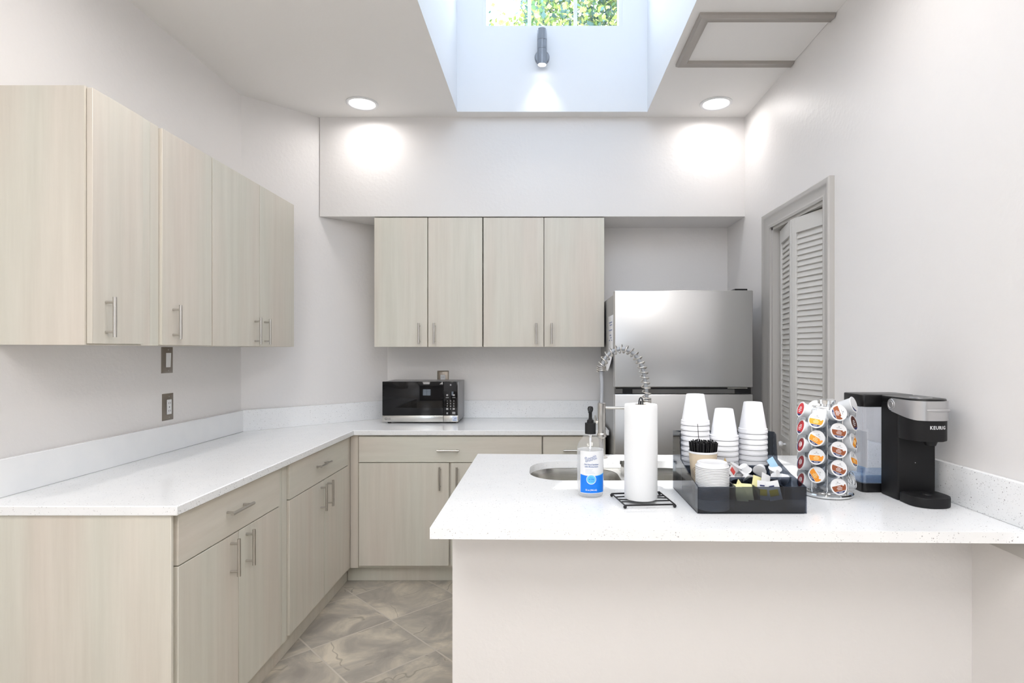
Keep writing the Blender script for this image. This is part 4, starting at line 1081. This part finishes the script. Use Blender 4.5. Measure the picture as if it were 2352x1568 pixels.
# silver handle band wrapping the head, with pivot disc
bd = new(M_silver)
outer = dshape(KX0-.003, KX1+.003, 1.83, 1.765, 1.692)[:21]; inner = dshape(KX0+.001, KX1-.001, 1.83, 1.765, 1.6965)[:21]
outer = [(KX0-.003, 1.812)] + outer + [(KX1+.003, 1.812)]; inner = [(KX0+.001, 1.812)] + inner + [(KX1-.001, 1.812)]
def zlo(y): return .301-.022 - .020*min(1, max(0, (1.83-y)/.12))
vo_t = [bd.bm.verts.new((p[0], p[1], .3175)) for p in outer]; vo_b = [bd.bm.verts.new((p[0], p[1], zlo(p[1]))) for p in outer]
vi_t = [bd.bm.verts.new((p[0], p[1], .3175)) for p in inner]; vi_b = [bd.bm.verts.new((p[0], p[1], zlo(p[1]))) for p in inner]
n_ = len(outer)
for i in range(n_-1):
    bd._faces([bd.bm.faces.new((vo_b[i], vo_b[i+1], vo_t[i+1], vo_t[i])), bd.bm.faces.new((vi_b[i+1], vi_b[i], vi_t[i], vi_t[i+1]))], True)
    bd._faces([bd.bm.faces.new((vo_t[i], vo_t[i+1], vi_t[i+1], vi_t[i])), bd.bm.faces.new((vo_b[i+1], vo_b[i], vi_b[i], vi_b[i+1]))])
RX90 = Matrix.Rotation(-PI/2, 4, 'Y')
bd.lathe([(0, .0015), (.0175, .0015), (.0185, .0005), (.0185, -.004), (0, -.004)], 32, c=(KX0-.0035, 1.812, .297), mtx=RX90)
bd.lathe([(.0095, .0015), (.0115, .003), (.0120, .0015)], 32, c=(KX0-.0035, 1.812, .297), mtx=RX90)
bdo = bd.build('handle', km)
gp = new(M_silver); gp.tube([onhead(u, .2905, .006) for u in (-.02, -.008, .004, .016, .028, .04)], [.002, .0042, .0048, .0048, .0042, .002], 10); gp.build('handle_grip', bdo)
ld_ = new(M_black); ld_.prism(dshape(KX0+.0015, KX1-.0015, 1.874, 1.765, 1.698, .004), .3008, .3225, .003, True)
ldo = ld_.build('lid', km)
bt_ = new(M_silver).lathe([(.026, .3228), (.030, .3240), (.031, .3228)], 32, c=(KC, 1.765, 0)); bt_.build('lid_ring', ldo)
tr_ = new(M_blackm); tr_.prism(dshape(KX0, KX1, 1.7825, 1.745, 1.684), .001, .030, .003, True); tro = tr_.build('drip_tray', km)
dp = new(M_chrome).lathe([(0, .0312), (.010, .0312), (.013, .0308), (.013, .0302), (0, .0302)], 24, c=(KC+.005, 1.742, 0)); dp.build('drain_plate', tro)
new(M_white).lathe([(0, 0), (.0012, 0), (.0012, .0004), (0, .0004)], 10, c=(KC-.005, 1.7826, .118), mtx=RY).build('indicator_dot', km)
# water tank on the left side
TX0, TX1, TY0, TY1 = 1.055, 1.230, 1.878, 2.0
new(M_black).prism(rrect(TX0+.003, TX1, TY0+.003, TY1, .012, 5), .001, .030, .002, True).build('tank_base', km)
def shell(mb, x0, x1, y0, y1, r, z0, z1, t):
    o_l = rrect(x0, x1, y0, y1, r, 5); i_l = rrect(x0+t, x1-t, y0+t, y1-t, max(.001, r-t), 5); n = len(o_l)
    V = lambda L_, z: [mb.bm.verts.new((p[0], p[1], z)) for p in L_]
    a, b, c_, d_ = V(o_l, z0), V(o_l, z1), V(i_l, z0+t), V(i_l, z1)
    for i in range(n):
        j = (i+1) % n
        mb._faces([mb.bm.faces.new((a[i], a[j], b[j], b[i])), mb.bm.faces.new((d_[i], d_[j], c_[j], c_[i]))], True)
        mb._faces([mb.bm.faces.new((b[i], b[j], d_[j], d_[i]))])
    mb._faces([mb.bm.faces.new(a[::-1]), mb.bm.faces.new(c_)])
tk = new(M_tank); shell(tk, TX0, TX1, TY0, TY1, .014, .0305, .282, .002); tk.build('water_tank', km)
wtb = new(M_water).prism(rrect(TX0+.0025, TX1-.0025, TY0+.0025, TY1-.0025, .012, 5), .033, .058, 0, True); wtb.build('water', km)
tf = new(M_water); tf.lathe([(.0, .0585), (.013, .0585), (.013, .080), (.0, .080)], 20, c=(TX0+.024, TY0+.05, 0)); tf.build('tank_filter', km)
ts = new(M_creamtube); ts.box(TX0+.018, TX0+.0195, TY0+.0035, TY0+.1, .0805, .20); ts.build('tank_rib', km)
tl_ = new(M_black); tl_.prism(rrect(TX0-.001, TX1, TY0-.001, TY1, .014, 5), .2825, .3225, .003, True); tl_.build('tank_lid', km)
